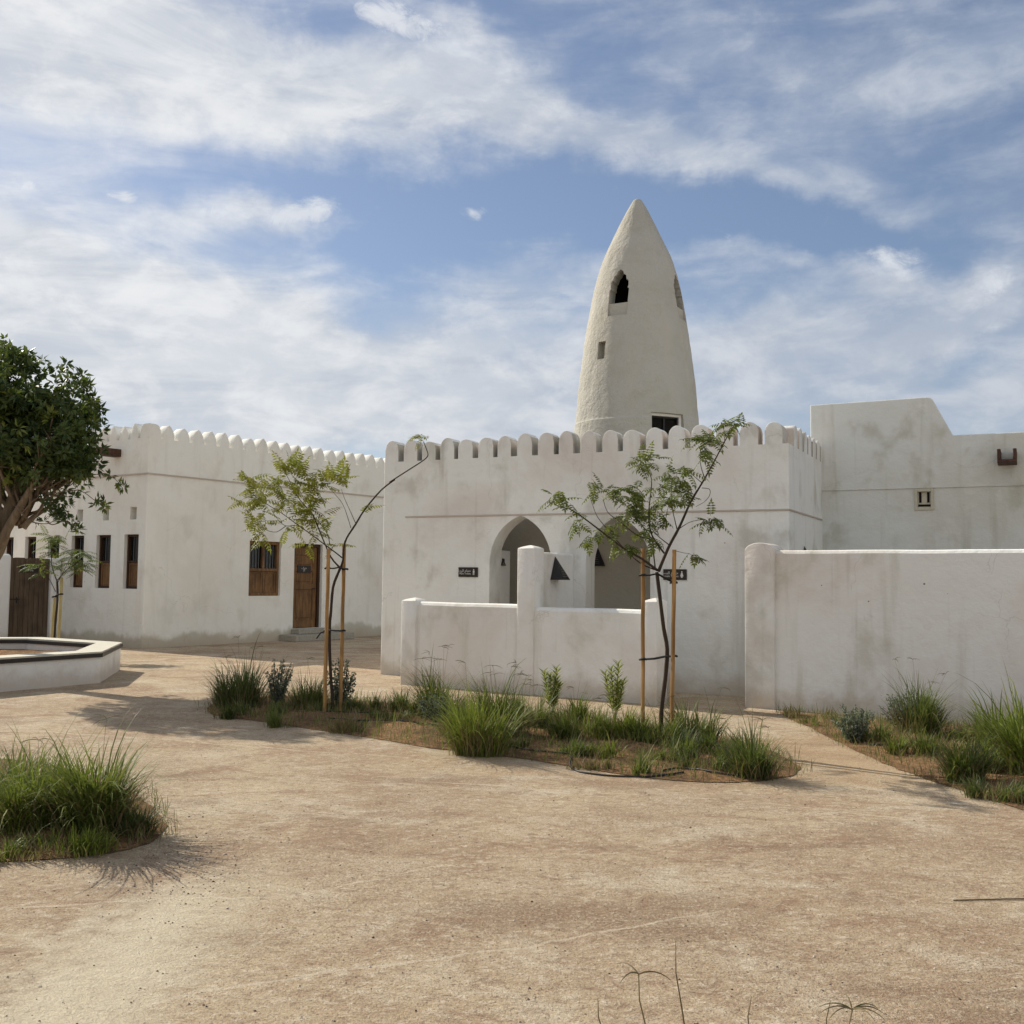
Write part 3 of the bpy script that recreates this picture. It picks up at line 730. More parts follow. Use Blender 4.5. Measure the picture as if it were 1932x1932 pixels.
# wall signs
def wall_sign(F, xc, yc, ar, en, label, woman):
    t, z = F.px(xc, yc)
    o = thing('wall_sign', label, 'sign', tuple(F.p(t, z)), 'black signs beside the arched entrances')
    b = MB(); b.box(F, t - .175, t + .175, z - .077, z + .077, .002, .022); b.build('board', M_SIGN, o, bevel=.004, segs=1)
    b = MB(); frame_rect(b, F, t - .155, t + .155, z - .06, z + .06, .004, .0225, .0245); b.build('border', M_DOORDARK, o, recalc=False)
    b = MB()
    vs, fs = text_geo(ar, .058, F, t + .055, z + .022, .0235, 'RIGHT'); b.raw(vs, fs)
    vs, fs = text_geo(en, .042, F, t + .055, z - .024, .0235, 'RIGHT'); b.raw(vs, fs)
    b.build('lettering', M_LETTER, o, recalc=False)
    b = MB(); ti = t + .105
    b.poly([F.p(ti + .011 * math.cos(k * .785), z + .038 + .011 * math.sin(k * .785), .0235) for k in range(8)])
    if woman: b.poly([F.p(ti + x, z + y, .0235) for x, y in ((-.010, .024), (.010, .024), (.026, -.026), (-.026, -.026))]); b.poly([F.p(ti + x, z + y, .0235) for x, y in ((-.012, -.027), (.012, -.027), (.012, -.045), (-.012, -.045))])
    else: b.poly([F.p(ti + x, z + y, .0235) for x, y in ((-.016, .024), (.016, .024), (.013, -.006), (-.013, -.006))]); b.poly([F.p(ti + x, z + y, .0235) for x, y in ((-.012, -.007), (-.002, -.007), (-.004, -.045), (-.013, -.045))]); b.poly([F.p(ti + x, z + y, .0235) for x, y in ((.002, -.007), (.012, -.007), (.013, -.045), (.004, -.045))])
    b.build('pictogram', M_LETTER, o, recalc=False)
wall_sign(FM, 884, 1079.5, AR_MEN, 'Male Toilets', 'small black sign with pale lettering left of the left arch', False)
wall_sign(FM, 1274, 1084, AR_WOM, 'Female Toilets', 'small black sign behind the staked sapling, right of the right arch', True)

# ------------------------------------------------------------------ triangular wall lamps
def wall_lamp(P, nrm, w_, h_, dep, label):
    """half pyramid: apex against the wall, open base standing out; P = centre of the base on the wall"""
    nrm = Vector((nrm[0], nrm[1], 0)).normalized(); tt = Vector((-nrm.y, nrm.x, 0)); P = Vector(P)
    o = thing('wall_lamp', label, 'lamp', tuple(P), 'black triangular wall lamps')
    b = MB(); A = P + Vector((0, 0, h_)) + nrm * .012
    c = [P - tt * w_ / 2 + nrm * .004, P + tt * w_ / 2 + nrm * .004, P + tt * w_ / 2 * .8 + nrm * dep, P - tt * w_ / 2 * .8 + nrm * dep]
    for i in range(4): b.poly([A, c[i], c[(i + 1) % 4]])
    b.build('shade', M_BLACK, o)
    b = MB()
    for r_ in range(5):
        for k in range(-r_, r_ + 1):
            base = A.lerp((c[2] + c[3]) / 2, .45 + .1 * r_) + tt * k * .018 + nrm * .002
            b.poly([base + tt * .004 * math.cos(a) + Vector((0, 0, .004 * math.sin(a))) for a in (0, 1.57, 3.14, 4.71)])
    b.build('punched_holes', M_LETTER, o, recalc=False)
    b = MB(); b.tube([P + nrm * .003 + Vector((0, 0, .1)), P + nrm * dep * .5 + Vector((0, 0, .1)), P + nrm * dep * .5 + Vector((0, 0, .03))], .02, 8); b.build('bulb_holder', M_BLACK, o)
    return o

# ------------------------------------------------------------------ screen wall in front of the entrances
WA = ground(757, 1291); WBp = ground(1241, 1331)
FWl = Frame((WA.x, WA.y), (WBp.x - WA.x, WBp.y - WA.y), (-1, -1)); WL = (WBp - WA).length
scr = thing('screen_wall', 'waist-high white wall with three piers in front of the arched entrances', 'wall', tuple(WA))
def chamfer_wall(F, t0, t1, h_, o0, o1, name, mtl, parent, ch=.05, bevel=.01):
    b = MB(); n = max(2, int((t1 - t0) / .25)); rings = []
    prof = [(o0, -.05), (o0, h_ - ch * 1.0), (o0 - .45 * ch, h_ - .30 * ch), (o0 - 1.2 * ch, h_), (o1 + 1.2 * ch, h_), (o1 + .45 * ch, h_ - .3 * ch), (o1, h_ - ch), (o1, -.05)]
    vs = []
    for i in range(n + 1):
        t = t0 + (t1 - t0) * i / n; wob = .006 * fbm(t * 1.3, h_, t0)
        for (o, z) in prof: vs.append(F.p(t, z + (wob if z > .5 else 0), o + .004 * fbm(t, z * 3, 2)))
    m = len(prof); fs = [tuple(range(m)), tuple(n * m + k for k in range(m - 1, -1, -1))]
    for i in range(n):
        for k in range(m): fs.append((i * m + k, i * m + (k + 1) % m, (i + 1) * m + (k + 1) % m, (i + 1) * m + k))
    b.raw(vs, fs); return b.build(name, mtl, parent, smooth=30)
tp0 = FWl.px(975, 1150)[0]; tp1 = FWl.px(1007, 1150)[0]
chamfer_wall(FWl, .24, tp0, 1.24, -.02, -.24, 'wall', M_WALL, scr)
chamfer_wall(FWl, tp1, WL - .18, 1.215, -.02, -.24, 'wall', M_WALL, scr)
def pier(F, t0, t1, h_, o0, o1, parent, cap, mtl=M_WALL):
    b = MB(); b.box(F, t0, t1, -.05, h_, o0, o1)
    p_ = b.build('pier', mtl, parent, bevel=.014, segs=3, smooth=50)
    cm = MB(); tc_ = (t0 + t1) / 2; oc = (o0 + o1) / 2; n = 5; prev = None
    for i in range(n + 1):
        k = i / n; s_ = math.cos(k * math.pi / 2) ** (.75 if cap > .06 else 1.0); zz = h_ - .012 + cap * (math.sin(k * math.pi / 2) if cap > .06 else k)
        ring = [F.p(tc_ + sx * (t1 - t0) / 2 * s_ * .97, zz, oc + sy * abs(o0 - o1) / 2 * s_ * .97) for sx, sy in ((-1, -1), (1, -1), (1, 1), (-1, 1))]
        if prev:
            for j in range(4): cm.quad(prev[j], prev[(j + 1) % 4], ring[(j + 1) % 4], ring[j])
        prev = ring
    cm.build('cap', M_CAP, p_, smooth=True)
    return p_
pier(FWl, 0, .27, 1.26, .03, -.30, scr, .055)
pier(FWl, WL - .2, WL, 1.33, .03, -.30, scr, .055)
pier(FWl, tp0, tp1, 2.035, .0, -.27, scr, .055)
Pm = FWl.p((tp0 + tp1) / 2, 0, -.26)
# divider running back to the building, perpendicular to it
Ed = Vector((.447, .894, 0)); FD = Frame((Pm.x, Pm.y), (.447, .894), (1, -1))
kk = ((MC[0] - Pm.x) * FM.n[0] + (MC[1] - Pm.y) * FM.n[1]) / (FD.d[0] * FM.n[0] + FD.d[1] * FM.n[1])
chamfer_wall(FD, .0, kk - .004, 1.985, .10, -.10, 'divider', M_WALL, scr, ch=.03)
# lamps
tl, zl = FD.px(1057, 1093)
FDs = Frame((FD.p(0, 0, .10).x, FD.p(0, 0, .10).y), FD.d, (1, -1)); tl, zl = FDs.px(1046, 1094)
wall_lamp(FDs.p(tl, zl), FDs.n, .30, .34, .20, 'black triangular lamp on the divider wall between the arches')
FP = Frame((FM.p(0, 0, -TH - DEP).x, FM.p(0, 0, -TH - DEP).y), FM.d, (-1, -1)); tl, zl = FP.px(1128, 1068)
wall_lamp(FP.p(tl, zl), FP.n, .27, .31, .15, 'black triangular lamp seen inside the right arch')
FQ = Frame((FM.p(A1[0] - .02, 0, -TH).x, FM.p(A1[0] - .02, 0, -TH).y), (.447, .894), (1, -1)); tl, zl = FQ.px(941, 1067)
wall_lamp(FQ.p(max(.12, min(.3, tl)), zl), FQ.n, .11, .13, .05, 'tiny black triangular lamp just inside the left arch')
# lamp on the side wall, its tip showing above the right wall
tl, zl = FS.px(1516, 1040)
wall_lamp(FS.p(tl, zl - .22), FS.n, .25, .30, .15, 'black triangular lamp with only its tip above the long right wall')

# ------------------------------------------------------------------ right building
RC = FS.p(2.54, 0)
FR = Frame((RC.x, RC.y), (.894, -.447), (-1, -1))
rb = thing('stepped_house', 'grey-white plastered building with a raised stair block on its roof, far right', 'house', (RC.x, RC.y, 0))
zt1 = FR.px(1640, 757)[1]; tb_, _ = FR.px(1757, 749); tc2, zt2_ = FR.px(1798, 821)
tl_ = FR.px(1528.5, 765)[0]
cuts = []
V = cut_rect(FR, 1729, 926, 1758.5, 958.5, .12, cuts)
zz = [FR.px(1528.5, 764.5)[1], FR.px(1752, 749.5)[1]]
b = MB(); b.prism(FR, [(tl_, -.05), (tl_, zz[0]), (tb_ - .07, zz[1] + .005), (tb_ - .02, zz[1] - .005), (tb_ + .02, zz[1] - .04), (tc2, zt2_), (16, zt2_), (16, -.05)], 0, -1.6)
b.build('wall', M_RIGHT, rb, bevel=.015, cuts=cuts)
b = MB(); b.box(FR, tl_ + .002, 15.99, -.05, zt2_ - .05, -6, -1.601); b.build('rear_block', M_RIGHT, rb)
b = MB(); b.box(FR, tl_, 16, 3.08 - .022, 3.08, .002, .016); b.build('string_course', M_RIGHT, rb, bevel=.004, segs=1)
t0, t1, z0, z1 = V
b = MB(); frame_rect(b, FR, t0 - .03, t1 + .03, z0 - .03, z1 + .03, .045, -.02, .02); tm = (t0 + t1) / 2
b.box(FR, t0 + .004, t1 - .004, z0 + .004, z1 - .004, -.06, -.03)
vt = b.build('vent', M_VENT, rb, bevel=.003, segs=1); wv_ = t1 - t0; hv_ = z1 - z0
for (p_, q_, r1, r2) in ((.16, .32, .32, .92), (.68, .84, .32, .92), (.10, .90, .10, .22)):
    b = MB(); b.box(FR, t0 + wv_ * p_, t0 + wv_ * q_, z0 + hv_ * r1, z0 + hv_ * r2, -.029, -.026); b.build('slot_dark', M_VOID, vt)  # near-black boxes on the plate stand in for the shade inside open slots
ts_, zs_ = FR.px(1901, 878); spout(FR, ts_, zs_, .26, .20, .45, rb, M_SPOUT)

# ------------------------------------------------------------------ long right wall with pillar
pa = ground(1405.5, 1334.5); pb = ground(1461, 1337.5)
FRW = Frame((pa.x, pa.y), (.85, -.53), (-1, -1))
rw = thing('garden_wall', 'long head-high white garden wall ending in a round-topped pillar, right side', 'wall', tuple(pa))
PW = FRW.px(1461, 1200)[0]
b = MB(); n = 12; pts = [(0, -.05), (0, 1.99)] + [(PW / 2 - PW / 2 * math.cos(math.pi * i / n), 1.99 + .105 * math.sin(math.pi * i / n)) for i in range(1, n)] + [(PW, 1.99), (PW, -.05)]
b.prism(FRW, pts, 0, -.42); b.build('pillar', M_WALL, rw, bevel=.014, segs=2, smooth=40)
FRX = Frame((FRW.p(PW, 0, -.06).x, FRW.p(PW, 0, -.06).y), (.845, -.535), (-1, -1))
chamfer_wall(FRX, .0, 9.0, 2.0, 0, -.26, 'wall', M_WALL, rw, ch=.045)

# ------------------------------------------------------------------ tower
TY = 22.0; T0 = at(1201, 850, TY); TC = Vector((T0.x, TY, 0))
tw = thing('minaret_tower', 'bullet-shaped rough plastered tower rising behind the low building', 'tower', tuple(TC))
prof = []
for (zy, half) in ((72, 0), (76, 20), (90, 46), (150, 84), (240, 137), (360, 200), (510, 272), (620, 326), (740, 381), (850, 421), (960, 456), (1080, 487), (1210, 516), (1340, 541), (1480, 566), (1640, 594), (1800, 619), (2000, 645), (2200, 667), (2400, 687), (2600, 703), (2670, 708), (2680, 716), (2736, 718)):
    py = zy * .1646 + 363.5; h_ = at(1206, py, TY).z; prof.append((half * .1646 / FPX * TY, h_))
prof.append((prof[-1][0] * 1.08, 0.0))
fine = []
for i in range(len(prof) - 1):
    k = 3 if i < 22 else 6
    for j in range(k): fine.append(tuple(prof[i][q] + (prof[i + 1][q] - prof[i][q]) * j / k for q in (0, 1)))
fine.append(prof[-1])
def rev(pr, shrink=0.0, seg=96):
    vs = []; fs = []
    for (r_, z) in pr:
        for k in range(seg):
            a = 2 * math.pi * k / seg
            rr = max(r_, .004); rr += (.016 * fbm(math.cos(a) * 2, math.sin(a) * 2, z * 1.2) + .006 * fbm(math.cos(a) * 5, math.sin(a) * 5, z * 4)) * min(1, r_ * 3)
            vs.append((TC.x + rr * math.sin(a), TC.y - rr * math.cos(a), z))
    n = len(pr)
    for i in range(n - 1):
        for k in range(seg): fs.append((i * seg + k, i * seg + (k + 1) % seg, (i + 1) * seg + (k + 1) % seg, (i + 1) * seg + k))
    fs.append(tuple(range(seg))); fs.append(tuple((n - 1) * seg + k for k in range(seg - 1, -1, -1)))
    return vs, fs
b = MB(); vs, fs = rev(fine); b.raw(vs, fs)
inner = MB(); ip = [(max(.02, r_ - .26), z - .12) for r_, z in fine if r_ > .3]; ip[-1] = (ip[-1][0], .1)
vs, fs = rev(ip, seg=48); inner.raw(vs, fs)
def tframe(deg):
    a = R(deg); return Frame((TC.x, TC.y), (math.cos(a), math.sin(a)), (math.sin(a), -math.cos(a)))
def lobed(w_, z0, z1):
    h_ = z1 - z0; half = [(w_ / 2, z0), (w_ / 2, z0 + .40 * h_), (w_ / 2 * .86, z0 + .43 * h_), (w_ / 2 * .92, z0 + .5 * h_), (w_ / 2 * .90, z0 + .62 * h_), (w_ / 2 * .74, z0 + .70 * h_),
            (w_ / 2 * .70, z0 + .66 * h_), (w_ / 2 * .62, z0 + .8 * h_), (w_ / 2 * .36, z0 + .86 * h_), (w_ / 2 * .30, z0 + .93 * h_), (0.0, z1)]
    return half + [(-x, z) for x, z in reversed(half[:-1])]
zz0 = at(1170, 568, TY - 1).z; zz1 = at(1170, 501, TY - 1).z
tc_cuts = [inner]
for dg_ in (-30, 60):
    F_ = tframe(dg_); c = MB(); c.prism(F_, lobed(.43, zz0, zz1), .55, 2.2); tc_cuts.append(c)
    rr_ = 0.86; c = MB(); c.box(F_, -.215, .215, zz0 - .27, zz0 + .002, .97, 2.2); tc_cuts.append(c)
F_ = tframe(-45.5); za, zb_ = at(1130, 674, TY - 1).z, at(1130, 640, TY - 1).z
c = MB(); c.box(F_, -.10, .10, za, zb_, .98, 2.2); tc_cuts.append(c)
F_ = tframe(22.5); za, zb_ = at(1240, 850, TY - 1.1).z, at(1240, 780.5, TY - 1.1).z
c = MB(); c.box(F_, -.37, .37, za, zb_, .7, 2.2); tc_cuts.append(c)
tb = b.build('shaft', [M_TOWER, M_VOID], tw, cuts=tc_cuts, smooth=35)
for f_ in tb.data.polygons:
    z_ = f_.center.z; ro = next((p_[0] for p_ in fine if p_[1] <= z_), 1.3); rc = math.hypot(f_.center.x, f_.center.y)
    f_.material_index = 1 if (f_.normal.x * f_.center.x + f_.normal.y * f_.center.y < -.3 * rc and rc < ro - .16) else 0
fm = MB(); frame_rect(fm, F_, -.37, .37, za, zb_, .05, 1.12, 1.19); wfr = fm.build('window', M_WHITE, tw, bevel=.006, segs=1)
fm = MB(); frame_rect(fm, F_, -.318, .318, za + .052, zb_ - .052, .03, 1.10, 1.14); fm.box(F_, -.02, .02, za + .08, zb_ - .08, 1.105, 1.13); fm.build('sash', M_BLACK, wfr)
fm = MB(); fm.box(F_, -.31, .31, za + .05, zb_ - .05, 1.06, 1.08); fm.build('pane', M_VOID, wfr)
# the shaft is hollow; its inner faces are painted near-black for the unlit chamber

# ------------------------------------------------------------------ octagonal planter
PC = Vector((-8.88, 15.9, 0)); AP = 2.87; H = .45
pl = thing('octagonal_planter', 'white octagonal tree planter with pale top and black edging', 'planter', tuple(PC))
a0_ = math.atan2(17.6 - 15.9, -6.52 + 8.88)
def octo(r_): return [(PC.x + r_ * math.cos(a0_ + k * math.pi / 4), PC.y + r_ * math.sin(a0_ + k * math.pi / 4)) for k in range(8)]
def ring(ro, ri, z0, z1, name, mtl, bev=0.0):
    b = MB(); O = octo(ro); I = octo(ri)
    for k in range(8):
        j = (k + 1) % 8
        o0, o1, i0, i1 = O[k], O[j], I[k], I[j]
        b.quad((*o0, z0), (*o1, z0), (*o1, z1), (*o0, z1)); b.quad((*i1, z0), (*i0, z0), (*i0, z1), (*i1, z1))
        b.quad((*o0, z1), (*o1, z1), (*i1, z1), (*i0, z1)); b.quad((*o0, z0), (*i0, z0), (*i1, z0), (*o1, z0))
    return b.build(name, mtl, pl)
ring(AP, AP - .42, -.02, H - .07, 'wall', M_SHINEWALL)
ring(AP + .035, AP - .455, H - .069, H - .012, 'edging', M_GRANITE)
ring(AP + .020, AP - .40, H - .0115, H + .012, 'coping', M_PALESTONE)
b = MB(); I = octo(AP - .43); n = 16
vs = [(PC.x, PC.y, .36)]; 
for r_ in range(1, 9):
    for k in range(48):
        a = 2 * math.pi * k / 48; kk_ = int((a) / (math.pi / 4)); f = (a - kk_ * math.pi / 4) / (math.pi / 4)
        A, B = Vector(I[kk_]), Vector(I[(kk_ + 1) % 8]); e = A.lerp(B, f)
        x = PC.x + (e.x - PC.x) * r_ / 8; y = PC.y + (e.y - PC.y) * r_ / 8; vs.append((x, y, .27 + .05 * fbm(x * 2, y * 2) + .06 * (1 - r_ / 8)))
fs = [(0, 1 + k, 1 + (k + 1) % 48) for k in range(48)]
for r_ in range(7):
    for k in range(48): fs.append((1 + r_ * 48 + k, 1 + r_ * 48 + (k + 1) % 48, 1 + (r_ + 1) * 48 + (k + 1) % 48, 1 + (r_ + 1) * 48 + k))
b.raw(vs, fs); so = b.build('soil', M_SOIL, pl, smooth=True)

# ------------------------------------------------------------------ vegetation builders
def rvec(): 
    while True:
        v = Vector((rng.uniform(-1, 1), rng.uniform(-1, 1), rng.uniform(-1, 1)))
        if .05 < v.length < 1: return v.normalized()
def leaf(mb, p, d, L_, w_, up, r_, fold=.25):
    """small folded lanceolate leaf"""
    d = d.normalized(); s_ = d.cross(up)
    if s_.length < .05: s_ = d.cross(Vector((1, .3, 0)))
    s_.normalize(); n_ = s_.cross(d)
    m1 = p + d * L_ * .4 - n_ * L_ * .02; tip = p + d * L_ - n_ * L_ * .12
    a = m1 + s_ * w_ / 2 + n_ * w_ * fold * .5; b = m1 - s_ * w_ / 2 + n_ * w_ * fold * .5
    i = len(mb.v); mb.v += [p, a, m1 - n_ * w_ * fold * .2, b, tip]
    mb.f += [(i, i + 1, i + 2), (i, i + 2, i + 3), (i + 1, i + 4, i + 2), (i + 2, i + 4, i + 3)]
    mb.m += [mb.cur] * 4; mb.a += [r_] * 4
def frond(mb, stem, p, d, L_, n, lw, ll, r_, droop=.5):
    """pinnate leaf: midrib with paired leaflets"""
    d = d.normalized(); q = Vector(p); pts = [q.copy()]; dirs = [d.copy()]
    for i in range(6):
        d = (d + Vector((0, 0, -droop / 6))).normalized(); q = q + d * L_ / 6; pts.append(q.copy()); dirs.append(d.copy())
    stem.tube(pts, [.0022, .002, .0018, .0016, .0014, .0012, .001], 3, False, r_)
    side = d.cross(Vector((0, 0, 1)));
    if side.length < .1: side = Vector((1, 0, 0))
    side.normalize(); tilt = rng.uniform(-.5, .5)
    for i in range(n):
        f = .18 + .82 * i / (n - 1); k = min(5, int(f * 6)); pp = pts[k].lerp(pts[k + 1], f * 6 - k); dd = dirs[k]
        upv = side.cross(dd).normalized()
        sz = ll * (1 - .45 * abs(f - .5) * 1.6) * rng.uniform(.85, 1.15)
        for s_ in (-1, 1):
            ld_ = (dd * .3 + side * s_ * math.cos(tilt) + upv * s_ * math.sin(tilt) + Vector((0, 0, -.25)) + rvec() * .1)
            leaf(mb, pp, ld_, sz, lw, upv, min(1, max(0, r_ + rng.uniform(-.15, .15))))
    leaf(mb, pts[-1], dirs[-1], ll, lw, side.cross(dirs[-1]), r_)
def blade(mb, p, az_, lean, h_, w_, r_, curl=1.0, seg=6, nod=0.0):
    hd = Vector((math.cos(az_), math.sin(az_), 0)); s_ = Vector((-hd.y, hd.x, 0)); q = Vector(p); ang = lean * .35
    prev = None; i0 = len(mb.v)
    tw_ = rng.uniform(-.5, .5)
    for i in range(seg + 1):
        f = i / seg; ww = w_ * (1 - f ** 2.2) * (.55 + .45 * min(1, f * 4)) / 2
        sv_ = (s_ * math.cos(tw_ * f) + hd * math.sin(tw_ * f))
        mb.v += [q - sv_ * ww, q + sv_ * ww]
        ang = lean * (.35 + .65 * f * curl) + nod * f * f
        q = q + (hd * math.sin(ang) + Vector((0, 0, math.cos(ang)))) * h_ / seg
    for i in range(seg):
        a = i0 + 2 * i; mb.f.append((a, a + 1, a + 3, a + 2)); mb.m.append(mb.cur); mb.a.append(r_)
def zsoil(x, y):
    best = 0
    for k in ('M', 'R', 'L'):
        if inside((x, y), POLYS[k]): best = soil_h(x, y, edge_dist((x, y), POLYS[k]))
    return best
def grass(name, px, py, wpx, top, n, mtl, label, cat='grass', spread=.45, dry=.12, bw=.007, stalks=0, depthfac=.7, group=None, nod=.9, lift=0):
    """a tuft: base pixel, width in pixels, pixel of its top"""
    n = int(n * 1.25); bw *= 1.45; spread = min(.95, spread * 1.35); top = py - (py - top) * 1.22; P = ground(px, py); Y = P.y; wid = wpx / FPX * Y; hgt = (py - top) / FPX * Y; z0 = zsoil(P.x, P.y)
    t_ = thing(name, label, cat, (P.x, P.y, z0), group)
    mb = MB(); rb_ = wid * .5 * spread
    tone = rng.uniform(-.25, .25); cl = []
    for i in range(max(4, int(n / 55))):
        a = rng.uniform(0, 6.28); rr = rb_ * math.sqrt(rng.random()); cl.append((rr * math.cos(a), rr * math.sin(a), rng.uniform(.55, 1.1), rng.uniform(0, 6.28), rng.uniform(0, .4), rng.uniform(-.2, .2)))
    for i in range(n):
        cx_, cy_, hs, ca_, cb_, ct_ = rng.choice(cl)
        ox, oy = cx_ + rng.gauss(0, rb_ * .16), cy_ + rng.gauss(0, rb_ * .16)
        rr = math.hypot(ox, oy); a = math.atan2(oy, ox)
        x = P.x + ox; y = P.y + oy * depthfac
        out = min(1.2, rr / max(rb_, 1e-3)); az_ = a + rng.gauss(0, .9)
        lean = min(1.6, abs(rng.gauss(.15 + .6 * out, .45)))
        h_ = hgt * hs * rng.uniform(.35, 1.0) * (1.45 if rng.random() < .06 else 1.0) * (1 - .25 * out) * (1 + .45 * lean)
        blade(mb, (x, y, z0 - .01), az_, lean, h_, bw * rng.uniform(.5, 1.3), max(0, min(.8, rng.random() * .8 + tone + ct_)) if rng.random() > dry else rng.uniform(.85, 1), curl=rng.uniform(.8, 1.5), seg=7, nod=rng.uniform(0, nod) * 1.5)
    mb.build('blades', mtl, t_, smooth=False, recalc=False, attr=True)
    db = MB()
    for i in range(int(n * .3) if n > 150 else 0):
        a = rng.uniform(0, 6.28); rr = rb_ * rng.uniform(.3, 1.25)
        blade(db, (P.x + rr * math.cos(a), P.y + rr * math.sin(a) * depthfac, z0), a + rng.gauss(0, .8), rng.uniform(.9, 1.7), hgt * rng.uniform(.3, .7), bw * .8, rng.random(), seg=4)
    if n > 150: db.build('dead_blades', M_DRY, t_, recalc=False, attr=True)
    if stalks:
        sb = MB()
        for i in range(int(stalks * .6)):
            a = rng.uniform(0, 6.28); rr = rb_ * rng.random(); seed_stalk(sb, Vector((P.x + rr * math.cos(a), P.y + rr * math.sin(a) * .6, z0)), hgt * rng.uniform(.75, 1.12), a)
        sb.build('seed_stalks', M_STALK, t_, recalc=False, attr=True)
    return t_
def seed_stalk(mb, p, h_, a, n=None, fan=.10):
    lean = rng.uniform(.05, .35); q = Vector(p); pts = [q.copy()]; hd = Vector((math.cos(a), math.sin(a), 0))
    for i in range(6):
        an = lean * (.4 + i / 5); q = q + (hd * math.sin(an) + Vector((0, 0, math.cos(an)))) * h_ / 6; pts.append(q.copy())
    mb.tube(pts, [.0022, .002, .0018, .0016, .0014, .0013, .0012], 3, False, rng.random())
    for k in range(n or rng.randint(3, 5)):
        b_ = rng.uniform(0, 6.28); d = Vector((math.cos(b_), math.sin(b_), rng.uniform(.2, .9))).normalized(); r_ = q.copy(); pp = [r_.copy()]
        for i in range(4): d = (d + Vector((0, 0, -.22))).normalized(); r_ = r_ + d * fan / 4; pp.append(r_.copy())
        mb.tube(pp, [.0022, .0026, .0024, .002, .001], 3, False, rng.random())
def shrub(name, px, py, wpx, top, mtl, label, n=420, ll=.035, lw=.014, stems=9, upright=.5):
    P = ground(px, py); Y = P.y; wid = wpx / FPX * Y; hgt = (py - top) / FPX * Y; z0 = zsoil(P.x, P.y)
    t_ = thing(name, label, 'shrub', (P.x, P.y, z0)); sb = MB(); lb = MB(); stems = int(stems * 3.2); n = int(n * 1.7)
    for i in range(stems):
        a = rng.uniform(0, 6.28); rr = wid * .5 * math.sqrt(rng.random()) * .9
        tip = Vector((P.x + rr * math.cos(a), P.y + rr * math.sin(a) * .8, z0 + hgt * rng.uniform(.6, 1.0) * (1 - .35 * (rr / (wid * .5)) ** 2)))
        base = Vector((P.x + rr * .15 * math.cos(a), P.y + rr * .15 * math.sin(a), z0 - .01)); mid_ = base.lerp(tip, .5) + Vector((rng.uniform(-.1, .1) * wid, 0, -.05 * hgt))
        pts = [base, base.lerp(mid_, .5), mid_, mid_.lerp(tip, .5), tip]; sb.tube(pts, [.006, .005, .004, .003, .002], 4, False, .3)
        k_ = int(n / stems)
        for j in range(k_):
            f = rng.uniform(.18, 1.0); s_ = f * 4; k = min(3, int(s_)); p_ = pts[k].lerp(pts[k + 1], s_ - k)
            d = (rvec() + Vector((0, 0, upright))).normalized(); off_ = rvec() * wid * .05
            leaf(lb, p_ + off_, d, ll * rng.uniform(.7, 1.25), lw * rng.uniform(.8, 1.2), rvec(), rng.random())
    sb.build('stems', M_BARK, t_, recalc=False, attr=True); lb.build('foliage', mtl, t_, recalc=False, attr=True)
    return t_

# ---- planting of the middle bed
grass('grass_tuft', 985, 1362, 90, 1300, 260, M_GRASS, 'loose tuft between the bright tuft and the left seedling', stalks=6)
grass('grass_tuft', 1085, 1372, 100, 1318, 260, M_GRASS, 'wispy tuft between the two leafy seedlings', stalks=6, spread=.55)
grass('grass_tuft', 650, 1380, 90, 1350, 150, M_DRY, 'straw-coloured tuft in front of the left stakes', spread=.7)
grass('grass_tuft', 1290, 1432, 120, 1385, 260, M_GRASSD, 'creeping tuft in front of the right stakes', spread=.7, dry=.25)
grass('grass_tuft', 455, 1338, 150, 1240, 620, M_GRASSD, 'large dark green grass tuft at the left tip of the middle bed', spread=.42, stalks=7)
shrub('silver_shrub', 524, 1336, 62, 1244, M_SILVER, 'grey-green shrub beside the large dark tuft in the middle bed', n=900, ll=.04)
grass('grass_tuft', 578, 1340, 80, 1262, 330, M_GRASS, 'yellow-green tuft between the grey shrub and the left sapling', stalks=2)
grass('grass_tuft', 600, 1346, 60, 1312, 130, M_GRASSD, 'low tuft just left of the left tree stakes')
grass('grass_tuft', 428, 1356, 70, 1325, 160, M_GRASSD, 'small low tuft at the front left edge of the middle bed')
grass('grass_tuft', 530, 1372, 74, 1338, 190, M_GRASS, 'small tuft leaning over the paving edge left of the stakes', spread=.55)
shrub('round_leaf_shrub', 640, 1337, 72, 1234, M_SILVER, 'upright silver-leaved shrub behind the left sapling and stakes', n=560, ll=.035, lw=.026, stems=8)
grass('grass_tuft', 700, 1346, 100, 1310, 260, M_GRASSD, 'low dark tuft right of the left sapling', spread=.6)
grass('grass_tuft', 765, 1352, 90, 1305, 240, M_GRASSD, 'spiky low tuft in front of the screen wall corner', spread=.55, stalks=2)
grass('grass_tuft', 830, 1358, 110, 1262, 420, M_GRASS, 'tall wispy tuft with seed stalks at the screen wall', stalks=10, spread=.5)
shrub('silver_shrub', 825, 1365, 90, 1305, M_SILVER, 'low grey shrub under the wispy tuft with seed stalks', n=600, ll=.035)
grass('grass_tuft', 905, 1424, 120, 1290, 700, M_GRASSB, 'biggest bright green tuft at the front of the middle bed', stalks=6, spread=.5)
grass('grass_tuft', 945, 1395, 130, 1275, 620, M_GRASSB, 'bright green tuft behind the biggest one', stalks=10, spread=.5)
grass('grass_tuft', 870, 1400, 100, 1320, 300, M_GRASS, 'tangled tuft left of the biggest bright tuft', dry=.3)
grass('grass_tuft', 1010, 1380, 80, 1318, 220, M_GRASS, 'small tuft behind the bare soil patch', stalks=3)
